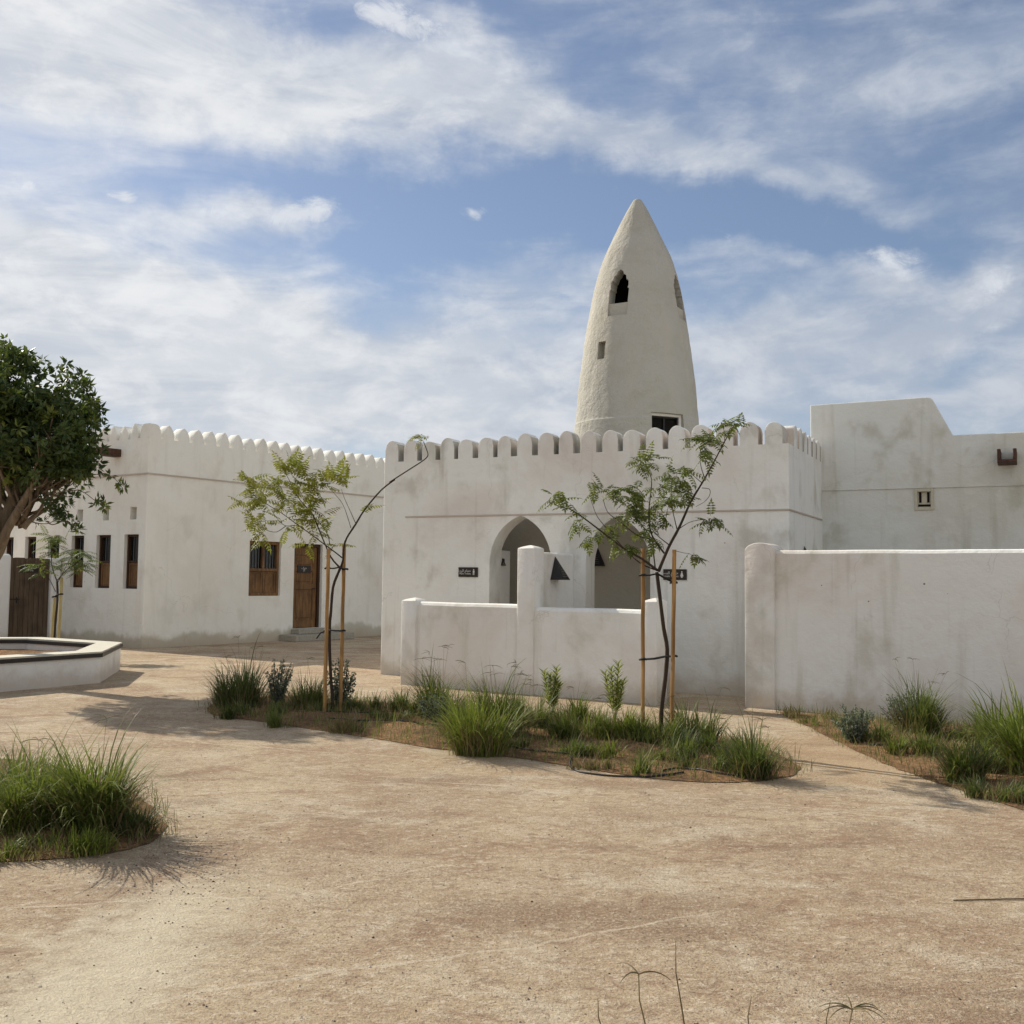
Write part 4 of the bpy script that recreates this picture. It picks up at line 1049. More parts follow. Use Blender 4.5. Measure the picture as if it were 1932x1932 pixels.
def seedling(px, py, top, lean_, label):
    P = ground(px, py); Y = P.y; h_ = (py - top) / FPX * Y; z0 = zsoil(P.x, P.y)
    t_ = thing('seedling', label, 'plant', (P.x, P.y, z0)); sb = MB(); lb = MB()
    for (f0, s_) in ((0, lean_), (.0, lean_ - .45), (.0, lean_ + .5), (.0, lean_ + .15), (.0, lean_ - .9)):
        q = Vector((P.x, P.y, z0)); pts = [q.copy()]; hh = h_ * (1 if s_ == lean_ else rng.uniform(.62, .92))
        for i in range(8): q = q + Vector((s_ * .3, rng.uniform(-.08, .08), 1)).normalized() * hh / 8; pts.append(q.copy())
        sb.tube(pts, .004, 4, False)
        for j in range(60):
            f = .25 + .75 * j / 60; k = min(7, int(f * 8)); p_ = pts[k].lerp(pts[k + 1], f * 8 - k); a = j * 2.4
            leaf(lb, p_, Vector((math.cos(a), math.sin(a), .9)), rng.uniform(.08, .115), .024, Vector((0, 0, 1)), rng.random())
    sb.build('stem', M_GRASS, t_, recalc=False, attr=True); lb.build('leaves', M_SEED, t_, recalc=False, attr=True)
seedling(1040, 1362, 1268, .35, 'bright leafy seedling left of centre before the screen wall')
seedling(1160, 1366, 1254, .2, 'taller bright leafy seedling nearer the right sapling')
grass('grass_tuft', 1110, 1398, 150, 1335, 460, M_GRASS, 'broad tuft in the middle of the bed below the tall seedling', spread=.6, stalks=5)
grass('grass_tuft', 1180, 1404, 120, 1338, 420, M_GRASSB, 'glossy tuft just left of the right tree stakes', spread=.55)
grass('grass_tuft', 1245, 1412, 120, 1350, 380, M_GRASS, 'tuft hiding the foot of the right sapling', spread=.6)
grass('grass_tuft', 1310, 1408, 110, 1325, 380, M_GRASS, 'tuft right of the right tree stakes', spread=.5, stalks=4)
grass('grass_tuft', 1345, 1425, 90, 1370, 240, M_GRASSD, 'dark low tuft at the back right of the middle bed', spread=.6)
grass('grass_tuft', 1425, 1468, 130, 1378, 560, M_GRASSD, 'dark arching tuft at the right tip of the middle bed', spread=.4, stalks=8)
grass('grass_tuft', 1075, 1428, 110, 1400, 200, M_GRASSD, 'flat creeping tuft on the bare soil in front', spread=.7, dry=.3)
grass('grass_tuft', 1215, 1462, 60, 1410, 120, M_GRASS, 'thin sparse tuft at the front edge of the bed', spread=.6, dry=.3)
grass('grass_tuft', 1330, 1452, 100, 1415, 180, M_GRASSD, 'low patch of grass left of the arching tuft', spread=.7, dry=.25)
grass('grass_tuft', 1120, 1452, 80, 1420, 110, M_DRY, 'dry straw-coloured tuft near the curled hose', spread=.7)
for (x_, y_, w_, t_, n_, m_, l_) in ((735, 1362, 110, 1338, 150, M_GRASS, 'straggling low grass between the left stakes and the wispy tuft'), (960, 1416, 90, 1385, 150, M_GRASS, 'small green tuft at the right foot of the biggest bright tuft'),
        (1150, 1430, 90, 1392, 150, M_GRASSB, 'fresh small tuft in the bare patch below the tall seedling'), (1385, 1440, 90, 1392, 220, M_GRASS, 'green tuft touching the arching right tuft'), (1245, 1440, 80, 1405, 130, M_GRASS, 'little tuft in front of the right sapling foot'),
        (480, 1352, 110, 1318, 180, M_GRASS, 'low green tuft under the large dark tuft')):
    grass('grass_tuft', x_, y_, w_, t_, n_, m_, l_, spread=.65)
# ---- right bed
for (x_, y_, w_, t_, n_, m_, l_) in ((1765, 1425, 120, 1380, 200, M_GRASS, 'loose low grass in the middle of the right bed'), (1600, 1378, 80, 1350, 120, M_GRASS, 'low grass behind the left grey shrub of the right bed'), (1870, 1462, 90, 1405, 220, M_GRASSB, 'bright tuft between the arching tuft and the coarse edge grass')):
    grass('grass_tuft', x_, y_, w_, t_, n_, m_, l_, spread=.65)
shrub('silver_shrub', 1615, 1404, 95, 1328, M_SILVER, 'grey-leaved shrub at the left end of the right bed', n=1100, ll=.035)
grass('grass_tuft', 1735, 1392, 120, 1292, 520, M_GRASSD, 'tall dark tuft against the long right wall', stalks=8, spread=.5)
shrub('silver_shrub', 1720, 1388, 120, 1310, M_SILVER, 'grey bushy shrub mixed with the tall tuft by the wall', n=1300, ll=.035, stems=14)
grass('grass_tuft', 1690, 1424, 60, 1376, 180, M_GRASSB, 'small bright tuft right of the grey shrub', spread=.35)
grass('grass_tuft', 1662, 1406, 70, 1365, 180, M_GRASS, 'low tuft between the grey shrubs in the right bed', spread=.6)
grass('grass_tuft', 1820, 1478, 100, 1388, 420, M_GRASS, 'arching tuft in the centre front of the right bed', spread=.45)
grass('grass_tuft', 1905, 1440, 130, 1320, 520, M_GRASSB, 'tall coarse grass at the right picture edge', spread=.5, bw=.012)
grass('grass_tuft', 1835, 1405, 120, 1350, 300, M_GRASSD, 'low dark tuft at the wall foot, right bed', spread=.6)
grass('grass_tuft', 1960, 1470, 150, 1340, 460, M_GRASSB, 'coarse bright grass cut by the right picture edge', spread=.5, bw=.013)
grass('grass_tuft', 1895, 1508, 130, 1462, 420, M_GRASSD, 'flat dark tuft at the front corner of the right bed', spread=.65)
grass('weed_patch', 1525, 1356, 110, 1330, 110, M_DRY, 'dry weeds at the foot of the garden pillar', cat='weeds', spread=.9)
grass('weed_patch', 1540, 1368, 60, 1352, 60, M_GRASS, 'little green weed near the dry weeds by the pillar', cat='weeds', spread=.8)
# ---- left bed
grass('grass_tuft', 175, 1580, 190, 1405, 640, M_GRASS, 'coarse grass tuft at the tip of the left bed', spread=.4, bw=.010, nod=1.2, stalks=3)
grass('grass_tuft', 60, 1570, 190, 1425, 800, M_GRASSB, 'dense bright grass at the left picture edge', spread=.55, bw=.007, stalks=3)
grass('grass_tuft', -30, 1560, 190, 1410, 500, M_GRASS, 'tall grass partly cut by the left picture edge', spread=.55, bw=.009)
grass('grass_tuft', 245, 1580, 110, 1515, 330, M_GRASSD, 'low flat grass right of the coarse left tuft', spread=.55, nod=1.4)
grass('grass_tuft', 110, 1608, 190, 1560, 420, M_GRASSB, 'trailing grass over the front edge of the left bed', spread=.7, nod=1.3)
grass('grass_tuft', 10, 1618, 150, 1575, 300, M_GRASSB, 'yellowish grass drooping at the bottom left edge', spread=.7, nod=1.3)

# ---- litter and low sparse growth on the soil (uncountable)
def litter(key, n, name, mtl, lens, bw, flat):
    poly = POLYS[key]; xs = [p[0] for p in poly]; ys = [p[1] for p in poly]; mb = MB(); k = 0; tries = 0
    while k < n and tries < n * 20:
        tries += 1; x, y = rng.uniform(min(xs) - .3, max(xs) + .3), rng.uniform(min(ys) - .3, max(ys) + .3)
        ins_ = inside((x, y), poly); d_ = edge_dist((x, y), poly)
        if not ins_ and (d_ > .3 or rng.random() < d_ / .12): continue
        if not ins_: d_ = 0
        k += 1
        blade(mb, (x, y, soil_h(x, y, d_)), rng.uniform(0, 6.28), rng.uniform(*flat), rng.uniform(*lens), bw, rng.random(), seg=3)
    tag(mb.build(name, mtl, recalc=False, attr=True), None, None, kind='stuff')
litter('M', 5000, 'dry_straw', M_DRY, (.04, .16), .005, (1.1, 1.6)); litter('M', 2600, 'short_grass', M_GRASS, (.05, .2), .007, (.2, 1.2))
litter('R', 5000, 'dry_straw', M_DRY, (.04, .16), .005, (1.1, 1.6)); litter('R', 1600, 'short_grass', M_GRASS, (.05, .2), .007, (.2, 1.2))
litter('L', 3000, 'dry_straw', M_DRY, (.04, .16), .005, (1.1, 1.6)); litter('L', 1600, 'short_grass', M_GRASS, (.05, .16), .005, (.2, 1.3))
# small stones and crumbs on the paving
mb = MB()
for i in range(9000):
    if i < 8000: x = rng.uniform(-4.5, 5.5); y = 3.0 + 12 * rng.random() ** 2.0
    else: 
        p = ground(rng.gauss(350, 90), rng.gauss(1620, 45)); x, y = p.x, p.y
    if abs(x) > y * .6 + .6: continue
    if any(inside((x, y), POLYS[k]) for k in 'MRL'): continue
    r_ = (.0018 + .0045 * rng.random() ** 2) * (1.4 if rng.random() < .1 else 1); a = rng.uniform(0, 6)
    vs = [(x + r_ * math.cos(a + k * 1.57) * rng.uniform(.7, 1.3), y + r_ * math.sin(a + k * 1.57) * rng.uniform(.7, 1.3), .001) for k in range(4)] + [(x, y, r_ * .9)]
    mb.cur = 0 if rng.random() < .35 else (1 if rng.random() < .6 else 2)
    mb.raw(vs, [(0, 1, 4), (1, 2, 4), (2, 3, 4), (3, 0, 4)])
tag(mb.build('gravel', [M_PEB, M_PEBB, M_PEBC], recalc=False), None, None, kind='stuff')

# ---- stalks poking up at the bottom edge of the photo
def near_stalk(px, py_top, label, kind, ybase=3.3, lean_=0.0):
    tip = at(px, py_top, ybase); base = Vector((tip.x - lean_, ybase, 0))
    t_ = thing('dry_grass_stalk', label, 'grass stalk', tuple(base)); sb = MB()
    pts = [base.lerp(tip, k / 5) + Vector((.01 * math.sin(k), 0, 0)) * (0 < k < 5) for k in range(6)]
    sb.tube(pts, [.0035, .0032, .003, .0026, .002, .001 if kind == 0 else .002], 5, True, rng.random()); sb.build('stem', M_STALK, t_, recalc=False, attr=True)
    if kind:
        sb = MB(); n = kind
        for k in range(n):
            b_ = k * 6.28 / n + rng.uniform(-.3, .3); d = Vector((math.cos(b_), math.sin(b_) * .7, .7)).normalized(); r_ = tip.copy(); pp = [r_.copy()]
            for i in range(6): d = (d + Vector((0, 0, -.22))).normalized(); r_ = r_ + d * .105 / 6; pp.append(r_.copy())
            sb.tube(pp, [.002, .0026, .0026, .0022, .0018, .0014, .0008], 4, False, rng.random())
        sb.build('seed_head', M_STALK, t_, recalc=False, attr=True)
near_stalk(1275, 1775, 'tallest bare grass stalk at the bottom edge', 0, 3.3, -.04)
near_stalk(1205, 1838, 'forked dry stalk left of the tallest one', 3, 3.3, -.05)
near_stalk(1608, 1905, 'dry stalk with star-shaped seed head at the bottom edge', 8, 3.3, .02)
near_stalk(1567, 1888, 'short bare stalk left of the star-shaped head', 0, 3.35, .03)
near_stalk(1418, 1880, 'short leaning stalk at the bottom middle', 0, 3.35, .02)
near_stalk(1128, 1884, 'leftmost short green stalk at the bottom edge', 0, 3.35, -.05)
p0, p1 = ground(1799, 1700), ground(2050, 1696)
mb = MB(); mb.tube([p0 + Vector((0, 0, .004)), p0.lerp(p1, .4) + Vector((0, 0, .006)), p1 + Vector((0, 0, .004))], [.003, .0035, .003], 5); tag(mb.build('fallen_stem', M_STALK, attr=True), 'thin straight dry stem lying on the paving at the right edge', 'stem')

# ---- irrigation hoses
def hose(pix, label, r_=.008):
    pts = []
    for i in range(len(pix) - 1):
        a, b_ = pix[i], pix[i + 1]
        for k in range(6):
            f = k / 6; pts.append(ground(a[0] + (b_[0] - a[0]) * f, a[1] + (b_[1] - a[1]) * f))
    pts.append(ground(*pix[-1])); pts = [Vector((p.x, p.y, zsoil(p.x, p.y) + r_ * .8 + .003)) for p in pts]
    for _ in range(3): pts = [pts[0]] + [(pts[i - 1] + pts[i] * 2 + pts[i + 1]) / 4 for i in range(1, len(pts) - 1)] + [pts[-1]]
    mb = MB(); mb.tube(pts, r_, 8); tag(mb.build('drip_hose', M_HOSE, smooth=True), label, 'hose', 'black drip hoses on the soil')
hose([(590, 1348), (680, 1352), (760, 1354), (830, 1362), (900, 1372)], 'black drip hose behind the left tree stakes')
hose([(620, 1362), (700, 1366), (790, 1372), (870, 1384), (940, 1412), (1010, 1424), (1080, 1432)], 'black drip hose along the front of the middle bed')
hose([(1100, 1425), (1078, 1432), (1074, 1446), (1090, 1458), (1150, 1466), (1230, 1468), (1290, 1464)], 'curled drip hose end at the front edge of the bed')
hose([(1250, 1460), (1290, 1452), (1340, 1464), (1400, 1470), (1450, 1462)], 'black drip hose by the arching right tuft')
hose([(1040, 1376), (1080, 1386), (1110, 1392)], 'short piece of hose behind the bare soil patch')
hose([(1640, 1412), (1760, 1418), (1860, 1440), (1960, 1458), (2060, 1470)], 'black drip hose across the right bed')
hose([(-60, 1578), (20, 1572), (80, 1558), (130, 1545)], 'black drip hose on the left bed')

# ------------------------------------------------------------------ staked saplings
def zmap(x0, y0, sc): return lambda l: [(x * sc + x0, y * sc + y0) for x, y in l]
def branch(sb, pix, base, r0, r1, dy0, dy1, wob=.0):
    pts = []; n = len(pix)
    for i, (x, y) in enumerate(pix):
        f = i / (n - 1); p = at(x, y, base.y + dy0 + (dy1 - dy0) * f); pts.append(p)
    # subdivide smoothly
    out = []
    for i in range(n - 1):
        a = pts[max(i - 1, 0)]; b = pts[i]; c = pts[i + 1]; d = pts[min(i + 2, n - 1)]
        for k in range(3):
            t = k / 3; out.append(.5 * ((2 * b) + (c - a) * t + (2 * a - 5 * b + 4 * c - d) * t * t + (3 * b - a - 3 * c + d) * t ** 3))
    out.append(pts[-1]); m = len(out)
    sb.tube(out, [(r0 + (r1 - r0) * (i / (m - 1)) ** .8) * rng.uniform(.93, 1.07) for i in range(m)], 6)
    return out
def cluster(lb, stm, pix, base, dy, n, L_, nl, lw, ll, up, rr=(0, 1), droop=.6, spread=1.0):
    for _ in range(n):
        c = at(pix[0], pix[1], base.y + dy + rng.uniform(-.12, .12)); c = c + rvec() * .05 * spread
        d = rvec(); d.z = d.z * .7 + up; d.y *= .8
        frond(lb, stm, c, d, L_ * rng.uniform(.7, 1.1), nl, lw, ll, rng.uniform(*rr), droop)
def stake(pix_top, pix_bot, lean, Y, mtl, label, r_=.022, z0=-.02):
    a = at(pix_bot[0], pix_bot[1], Y); a.z = z0; top = at(pix_top[0], pix_top[1], Y + lean); mb = MB(); d = .019
    n = 8; vs = []
    for i in range(n + 1):
        p = a.lerp(top, i / n) + Vector((.002 * math.sin(i * 2.3), .002 * math.cos(i * 1.7), 0))
        for k in range(8): an = k * math.pi / 4 + .3; vs.append(p + Vector((math.cos(an) * r_, math.sin(an) * r_, 0)))
    fs = [tuple(range(8)), tuple(n * 8 + k for k in range(7, -1, -1))]
    for i in range(n):
        for k in range(8): fs.append((i * 8 + k, i * 8 + (k + 1) % 8, (i + 1) * 8 + (k + 1) % 8, (i + 1) * 8 + k))
    mb.raw(vs, fs); return tag(mb.build('tree_stake', mtl, smooth=40), label, 'stake', 'wooden stakes beside the saplings'), a, top
def tie(pts3, label, r_=.009):
    mb = MB(); mb.tube(pts3, r_, 6); return mb
def strap(Y, pA, pB, trunk, label, tail=None, r_=.008):
    """rubber strap looped round both stakes and the trunk (pixels)"""
    A = at(*pA, Y); B = at(*pB, Y); T = at(*trunk, Y); mb = MB()
    for c in (A, B):
        mb.tube([c + Vector((.032 * math.cos(k * math.pi / 5), .032 * math.sin(k * math.pi / 5), .004 * math.sin(k))) for k in range(11)], r_ * 1.3, 6, False)
    for dy in (-.03, .03): mb.tube([A + Vector((0, dy, 0)), A.lerp(T, .5) + Vector((0, dy * 1.1, -.006)), T + Vector((0, dy, .004)), T.lerp(B, .5) + Vector((0, dy * 1.1, 0)), B + Vector((0, dy, 0))], r_, 6)
    if tail: mb.tube([A] + [at(*q, Y - .04) for q in tail], r_, 6)
    return tag(mb.build('tree_strap', M_RUBBER, smooth=True), label, 'strap', 'black rubber straps tying the saplings to their stakes')

# sapling in the middle-left
B1 = ground(629, 1346); Z3 = zmap(363.5, 772.5, .1976); Z5 = zmap(709, 781.6, .1976)
s1 = thing('neem_sapling', 'left staked sapling with feathery yellow-green leaves and one long bare leaning branch', 'tree', (B1.x, B1.y, 0), 'staked saplings')
sb = MB()
branch(sb, [(629, 1348), (625, 1290), (622, 1230), (622, 1180)] + Z3([(1320, 1930), (1340, 1700), (1390, 1560), (1412, 1510)]), B1, .022, .017, 0, 0)
branch(sb, Z3([(1412, 1510), (1435, 1440), (1442, 1330), (1470, 1230), (1560, 1090), (1640, 960), (1800, 770), (1930, 670)]) + Z5([(130, 650), (300, 540), (440, 450), (495, 400), (490, 350), (455, 260)]), B1, .015, .005, 0, -.35)
branch(sb, Z3([(1400, 1505), (1320, 1410), (1240, 1230), (1150, 1010), (1100, 950), (1000, 830), (930, 690), (880, 600)]), B1, .012, .003, 0, .25)
branch(sb, Z3([(1425, 1415), (1330, 1340), (1240, 1275), (1100, 1170), (1000, 1100), (850, 990), (700, 900), (600, 830)]), B1, .009, .003, 0, -.3)
branch(sb, Z3([(980, 1105), (890, 1112), (820, 1060), (760, 970)]), B1, .005, .002, -.2, -.1)
branch(sb, Z3([(890, 1112), (800, 1170), (700, 1150), (630, 1100)]), B1, .005, .002, -.2, -.35)
branch(sb, Z3([(1510, 1130), (1480, 1030), (1430, 900), (1350, 800), (1290, 740)]), B1, .005, .002, -.05, .15)
branch(sb, Z3([(1555, 1085), (1500, 960), (1450, 850), (1420, 760)]), B1, .005, .002, -.05, -.1)
branch(sb, Z3([(1310, 1300), (1290, 1200), (1220, 1090), (1170, 1040), (1120, 960)]), B1, .006, .002, 0, .1)
sb.build('trunk', M_BARK, s1, smooth=True)
lb = MB(); stm = lb
for (x, y, n, up, dy) in ((880, 600, 9, .8, .25), (960, 560, 4, 1.1, .2), (830, 680, 6, .3, .2), (1010, 640, 6, .6, .2), (760, 760, 7, .3, 0), (600, 730, 7, .4, -.3), (540, 700, 3, .6, -.3), (500, 870, 7, .1, -.3), (620, 860, 7, .1, -.2),
                         (700, 950, 5, 0, -.1), (560, 1110, 6, 0, -.35), (680, 1090, 5, .1, -.3), (1080, 720, 6, .3, .1), (1140, 850, 8, .2, .1), (1020, 860, 6, 0, .1), (1000, 990, 6, .1, .1), (1110, 960, 5, .2, .1),
                         (1350, 640, 7, .6, .1), (1430, 680, 8, .6, -.1), (1290, 740, 4, .3, .1), (1250, 1040, 4, .3, 0), (930, 1140, 2, -.5, -.1), (1060, 1060, 5, .2, 0), (690, 1200, 3, -.4, -.3), (1110, 1280, 1, -.4, 0), (1350, 1310, 3, .2, 0), (1650, 960, 1, .4, -.1),
                         (1190, 1180, 4, 0, 0), (870, 880, 5, 0, .1), (1200, 760, 5, .2, .1)):
    cluster(lb, stm, Z3([(x, y)])[0], B1, dy, int(n * 1.3) + 1, .21, 6, .025, .080, up, (0, .85), .35)
for (x, y, n) in ((450, 230, 5), (430, 210, 4), (400, 240, 2)): cluster(lb, stm, Z5([(x, y)])[0], B1, -.35, n, .12, 6, .013, .05, .1, (0, .8), .8)
lb.build('crown', M_NEEM, s1, recalc=False, attr=True); None
stake((649.5, 1030), (642, 1347), 0, B1.y, M_STAKE, 'right one of the two stakes holding the left sapling')
stake((620, 1035), (612, 1352), 0, B1.y - .15, M_STAKE, 'left one of the two stakes holding the left sapling')
strap(B1.y - .06, (618, 1072), (651, 1074), (640, 1071), 'upper black strap on the left sapling', [(613, 1073)])
strap(B1.y - .06, (617, 1190), (646, 1190), (624, 1190), 'lower black strap with loose end on the left sapling', [(605, 1194), (597, 1205)])

# sapling on the right
B2 = ground(1248, 1404); Z9 = zmap(1000, 772.5, .2352); Z6 = zmap(818, 936, .2446)
s2 = thing('neem_sapling', 'right staked sapling with dark drooping leaves and a long branch rising to the right', 'tree', (B2.x, B2.y, 0), 'staked saplings')
sb = MB()
branch(sb, [(1246, 1405)] + Z6([(1755, 1740), (1762, 1600), (1788, 1400), (1802, 1180), (1775, 1020), (1748, 800), (1728, 640), (1722, 585)]), B2, .024, .018, 0, 0)
branch(sb, Z9([(1030, 1300), (1110, 1110), (1200, 940), (1290, 740), (1380, 590), (1470, 430), (1560, 260), (1640, 120)]), B2, .018, .004, 0, -.3)
branch(sb, Z9([(1020, 1290), (900, 1200), (760, 1120), (600, 1000), (430, 870), (320, 800), (230, 780), (170, 730)]), B2, .014, .003, 0, -.4)
branch(sb, Z9([(1000, 1285), (880, 1230), (750, 1110), (620, 960), (540, 860), (500, 760), (480, 700)]), B2, .007, .002, 0, .3)
branch(sb, Z9([(1090, 1170), (1000, 1050), (960, 950), (955, 800), (965, 700), (975, 560), (940, 480), (925, 420)]), B2, .010, .003, 0, .3)
branch(sb, Z9([(1005, 1280), (990, 1150), (975, 1050), (860, 1010), (720, 900), (620, 820), (585, 700)]), B2, .008, .003, 0, .1)
branch(sb, Z9([(990, 1060), (900, 930), (800, 800), (690, 700)]), B2, .006, .002, .1, .1)
branch(sb, Z9([(1120, 1090), (1000, 990), (960, 900)]), B2, .006, .002, 0, .2)
branch(sb, Z9([(1180, 965), (1160, 880), (1140, 780), (1130, 620)]), B2, .006, .002, -.05, -.2)
branch(sb, Z9([(1020, 970), (1080, 900), (1110, 780), (1150, 740)]), B2, .004, .002, 0, -.3)
branch(sb, Z9([(1380, 590), (1310, 530), (1275, 490)]), B2, .004, .002, -.15, -.2)
branch(sb, Z9([(1400, 550), (1370, 450), (1365, 350), (1380, 290)]), B2, .005, .002, -.15, 0)
branch(sb, Z9([(1450, 470), (1390, 370), (1350, 290)]), B2, .004, .002, -.2, -.3)
branch(sb, Z9([(1200, 955), (1280, 905), (1370, 885), (1420, 890)]), B2, .004, .002, -.05, -.3)
branch(sb, Z9([(1170, 1135), (1230, 1150), (1280, 1158), (1310, 1180)]), B2, .003, .0015, 0, -.2)
branch(sb, Z9([(1380, 630), (1440, 640), (1440, 690), (1400, 740), (1330, 780)]), B2, .004, .002, -.15, -.1)
branch(sb, Z9([(1560, 270), (1560, 180), (1530, 120)]), B2, .004, .0015, -.25, -.3)
sb.build('trunk', M_BARK, s2, smooth=True)
lb = MB(); stm = lb
for (x, y, n, up, dy) in ((190, 710, 5, .2, -.4), (250, 720, 5, .3, -.4), (300, 760, 2, 0, -.35), (360, 920, 4, -.5, -.3), (430, 850, 2, 0, -.3), (480, 1040, 4, -.4, -.2), (560, 980, 3, -.1, 0), (530, 650, 5, .2, .3), (580, 640, 3, .7, .2), (650, 670, 6, .1, .2),
                         (720, 650, 6, .2, .1), (790, 640, 6, .3, .1), (850, 650, 6, .2, .2), (800, 730, 6, 0, .1), (870, 760, 8, 0, .2), (840, 830, 6, -.1, .1), (900, 850, 7, 0, .2), (960, 890, 6, 0, .2), (930, 960, 6, -.1, .1), (640, 950, 4, 0, 0), (700, 1060, 4, -.3, -.1),
                         (790, 1100, 5, -.3, -.1), (900, 420, 7, .3, .3), (960, 400, 6, .6, .3), (1000, 420, 3, .3, .3), (880, 450, 4, 0, .3), (1010, 620, 4, 0, .2), (980, 1060, 4, 0, .1), (1130, 540, 6, .3, -.2), (1200, 550, 6, .1, -.2), (1250, 590, 3, -.1, -.2), (1150, 700, 6, 0, -.2),
                         (1180, 650, 4, 0, -.2), (1260, 680, 5, -.1, -.2), (1090, 740, 4, 0, -.3), (1140, 760, 4, 0, -.3), (1280, 490, 5, .2, -.2), (1350, 250, 6, .2, -.2), (1420, 240, 6, .3, 0), (1400, 310, 6, 0, 0), (1460, 280, 4, .1, -.2), (1440, 370, 3, -.2, -.2),
                         (1600, 110, 5, .2, -.3), (1660, 110, 6, .2, -.3), (1560, 150, 3, -.2, -.3), (1430, 880, 5, 0, -.3), (1490, 890, 5, 0, -.3), (1300, 1170, 4, -.2, -.2), (1000, 780, 5, 0, .2), (770, 830, 5, 0, .1), (1050, 850, 3, 0, 0)):
    cluster(lb, stm, Z9([(x, y)])[0], B2, dy, int(n * 1.3) + 1, .14, 5, .0215, .060, up, (0, .8), .7, .8)
lb.build('crown', M_NEEMD, s2, recalc=False, attr=True); None
stake((1213, 1035), (1213, 1400), 0, B2.y, M_STAKE, 'left one of the two stakes holding the right sapling', r_=.021)
stake((1272.5, 1037), (1267, 1408), 0, B2.y - .1, M_STAKE, 'right one of the two stakes holding the right sapling', r_=.021)
strap(B2.y - .05, (1213, 1085), (1271, 1099), (1240, 1083), 'upper black strap on the right sapling')
strap(B2.y - .05, (1213, 1244), (1271, 1238), (1257, 1239), 'lower black strap on the right sapling')

# young tree behind the planter
B3 = Vector((at(103, 1203, 20.2).x, 20.2, 0)); Z2 = zmap(0, 954, .1976)
s3 = thing('young_poinciana', 'small staked tree with flat feathery leaf layers in front of the plank gate', 'tree', tuple(B3), 'staked saplings')
sb = MB(); b3 = Vector((B3.x, 20.2, 0)); pbase = at(103, 1225, 20.2)
branch(sb, [(102, 1216)] + Z2([(525, 1150), (540, 1000), (550, 850), (545, 720)]), b3, .028, .02, 0, 0)
branch(sb, Z2([(545, 720), (500, 600), (490, 450), (480, 320)]), b3, .012, .006, 0, .2)
branch(sb, Z2([(550, 710), (640, 610), (720, 560)]), b3, .012, .006, 0, -.2)
branch(sb, Z2([(530, 820), (470, 700), (400, 600), (370, 560)]), b3, .008, .003, 0, -.3)
branch(sb, Z2([(540, 760), (600, 640), (700, 450)]), b3, .008, .004, 0, .2)
sb.build('trunk', M_BARK, s3, smooth=True)
lb = MB(); stm = lb
for (x, y, n, dy) in ((440, 300, 5, .2), (500, 290, 6, .2), (560, 310, 5, .2), (600, 340, 4, 0), (500, 380, 4, .1), (540, 440, 5, 0), (660, 440, 6, .2), (740, 440, 7, .1), (800, 460, 5, 0), (700, 510, 7, 0), (780, 540, 6, -.1), (840, 560, 4, -.1), (660, 570, 6, -.2), (740, 600, 6, -.2), (800, 610, 4, -.2), (370, 570, 3, -.3), (420, 590, 2, -.3), (470, 570, 3, -.2), (390, 500, 1, -.3), (400, 650, 2, -.3)):
    for _ in range(n + 1):
        c = at(*Z2([(x, y)])[0], 20.2 + dy) + rvec() * .05; d = rvec(); d.z = d.z * .15 + .12
        frond(lb, stm, c, d, .30, 9, .022, .075, rng.random(), .7)
lb.build('crown', M_POINC, s3, recalc=False, attr=True); None
stake((116.5, 1090), (110, 1214), 0, 20.1, M_STAKEPALE, 'pale right stake of the small tree by the gate', r_=.028)
stake((103, 1128), (96, 1214), 0, 20.1, M_STAKEPALE, 'pale left stake of the small tree by the gate', r_=.026)
strap(20.05, (102, 1126), (115, 1121), (109, 1122), 'black strap on the small tree by the gate', r_=.012)

# ------------------------------------------------------------------ big tree in the planter
TB = Vector((-9.0, 15.9, .3))
bt = thing('ficus_tree', 'large dark-leaved tree with pale spreading limbs growing from the octagonal planter', 'tree', tuple(TB))
sb = MB()
fork = at(38, 905, 15.9)
def limb(pts, r0, r1, n=8):
    out = []; m = len(pts); P_ = [Vector(p) for p in pts]
    for i in range(m - 1):
        a = P_[max(i - 1, 0)]; b = P_[i]; c = P_[i + 1]; d = P_[min(i + 2, m - 1)]
        for k in range(4):
            t = k / 4; out.append(.5 * ((2 * b) + (c - a) * t + (2 * a - 5 * b + 4 * c - d) * t * t + (3 * b - a - 3 * c + d) * t ** 3))
    out.append(P_[-1]); q = len(out)
    sb.tube(out, [(r0 + (r1 - r0) * (i / (q - 1)) ** .7) * rng.uniform(.94, 1.06) for i in range(q)], n); return out
limb([TB, TB + Vector((.12, 0, .7)), at(-22, 1060, 15.9), at(14, 975, 15.9), fork], .19, .085, 12)
limb([TB, at(-40, 1100, 15.8), at(-8, 985, 15.7), at(-2, 900, 15.6), at(10, 830, 15.5)], .10, .035, 9)
limb([at(-40, 1090, 15.8), at(22, 985, 15.75), at(62, 915, 15.6), at(92, 850, 15.5)], .095, .03, 9)
limb([at(-40, 1095, 16.0), at(-22, 980, 16.1), at(-45, 880, 16.2), at(-60, 800, 16.3)], .10, .03, 9)
tips = []
crown = [(-7.55, 15.9, 3.95, 1.15, 1.2, 1.12), (-8.7, 16.0, 4.15, 1.1, 1.2, .8), (-8.1, 15.7, 4.35, 1.1, 1.1, .85), (-6.95, 15.8, 3.55, .72, .8, .72), (-6.75, 15.8, 3.25, .4, .45, .3)]
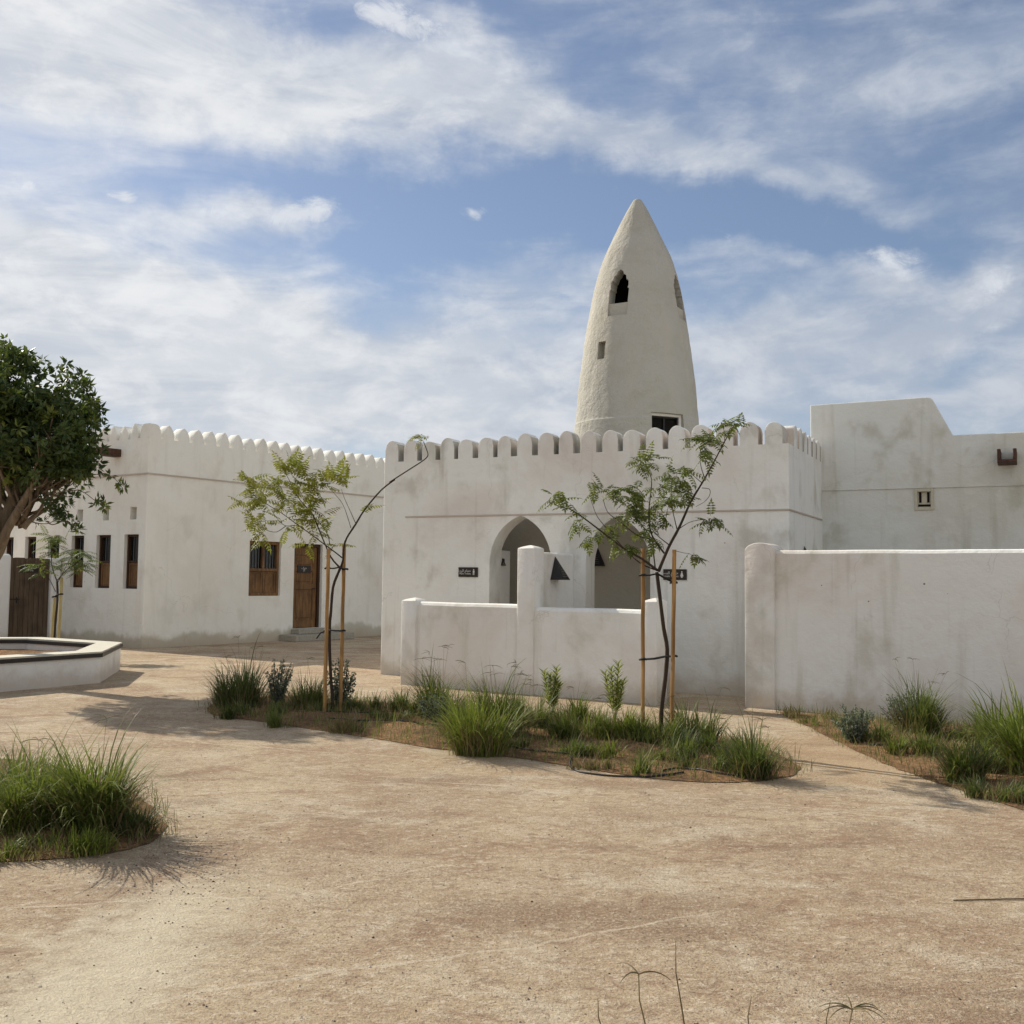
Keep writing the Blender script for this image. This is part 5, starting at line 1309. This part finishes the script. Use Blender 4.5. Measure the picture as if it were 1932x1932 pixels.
for i in range(40):
    c = crown[i % len(crown)]; v = rvec(); tip = Vector((c[0] + v.x * c[3] * .8, c[1] + v.y * c[4] * .8, c[2] + v.z * c[5] * .75))
    st = fork + Vector((rng.uniform(-.12, .12), rng.uniform(-.1, .1), rng.uniform(-.75, .05)))
    mid_ = st.lerp(tip, .5) + Vector((0, 0, -.12)) + rvec() * .1
    out = limb([st, st.lerp(mid_, .5) + rvec() * .05, mid_, mid_.lerp(tip, .5) + rvec() * .08, tip], rng.uniform(.025, .055), .010, 7)
    for k in range(3):
        s_ = out[rng.randint(len(out) // 2, len(out) - 2)]; e = s_ + (rvec() + Vector((0, 0, .3))) * .5; limb([s_, s_.lerp(e, .5) + rvec() * .05, e], .014, .005, 5); tips.append(e)
# low hanging twigs on the right
for pix in ([(60, 985), (100, 935), (140, 925), (160, 930), (180, 945), (196, 952)], [(30, 955), (48, 975), (62, 985), (90, 988), (108, 978), (125, 970)], [(80, 930), (120, 905), (170, 895), (210, 900), (228, 915)], [(40, 970), (70, 940), (90, 955), (100, 968), (118, 970)], [(90, 985), (100, 990), (118, 984), (138, 990), (146, 997)]):
    pts = [at(x, y, 15.6 + .05 * i) for i, (x, y) in enumerate(pix)]; out = limb(pts, .012, .004, 5); tips += [pts[-1], pts[-1], pts[-2]] + [out[len(out) // 2]]
sb.build('trunk', M_BARKPALE, bt, smooth=True)
lb = MB()
def rosette(c, n, L_=.14):
    ax = (rvec() + Vector((0, 0, .5))).normalized(); br = rng.random() * .75 if rng.random() < .93 else rng.uniform(.8, 1)
    for k in range(n):
        d = (ax * rng.uniform(.1, .8) + rvec()).normalized(); leaf(lb, c + d * .02, d + Vector((0, 0, -.15)), L_ * rng.uniform(.7, 1.15), L_ * .36, ax + rvec() * .3, max(0, min(1, br + rng.uniform(-.15, .15))))
for c in crown:
    vol = c[3] * c[4] * c[5]
    for i in range(int(900 * vol) + 90):
        v = rvec(); rr = rng.random() ** .38
        p = Vector((c[0] + v.x * c[3] * rr, c[1] + v.y * c[4] * rr, c[2] + v.z * c[5] * rr))
        f = fbm(p.x * 1.9, p.y * 1.9, p.z * 1.9, 3)
        if f < -.02: continue
        rosette(p, 10)
for t_ in tips:
    for k in range(2): rosette(t_ + rvec() * .06, 8, .11)
lb.build('crown', M_FICUS, bt, recalc=False, attr=True)

# ------------------------------------------------------------------ tidy helper properties
for o in COL.objects:
    if '_org' in o: del o['_org']
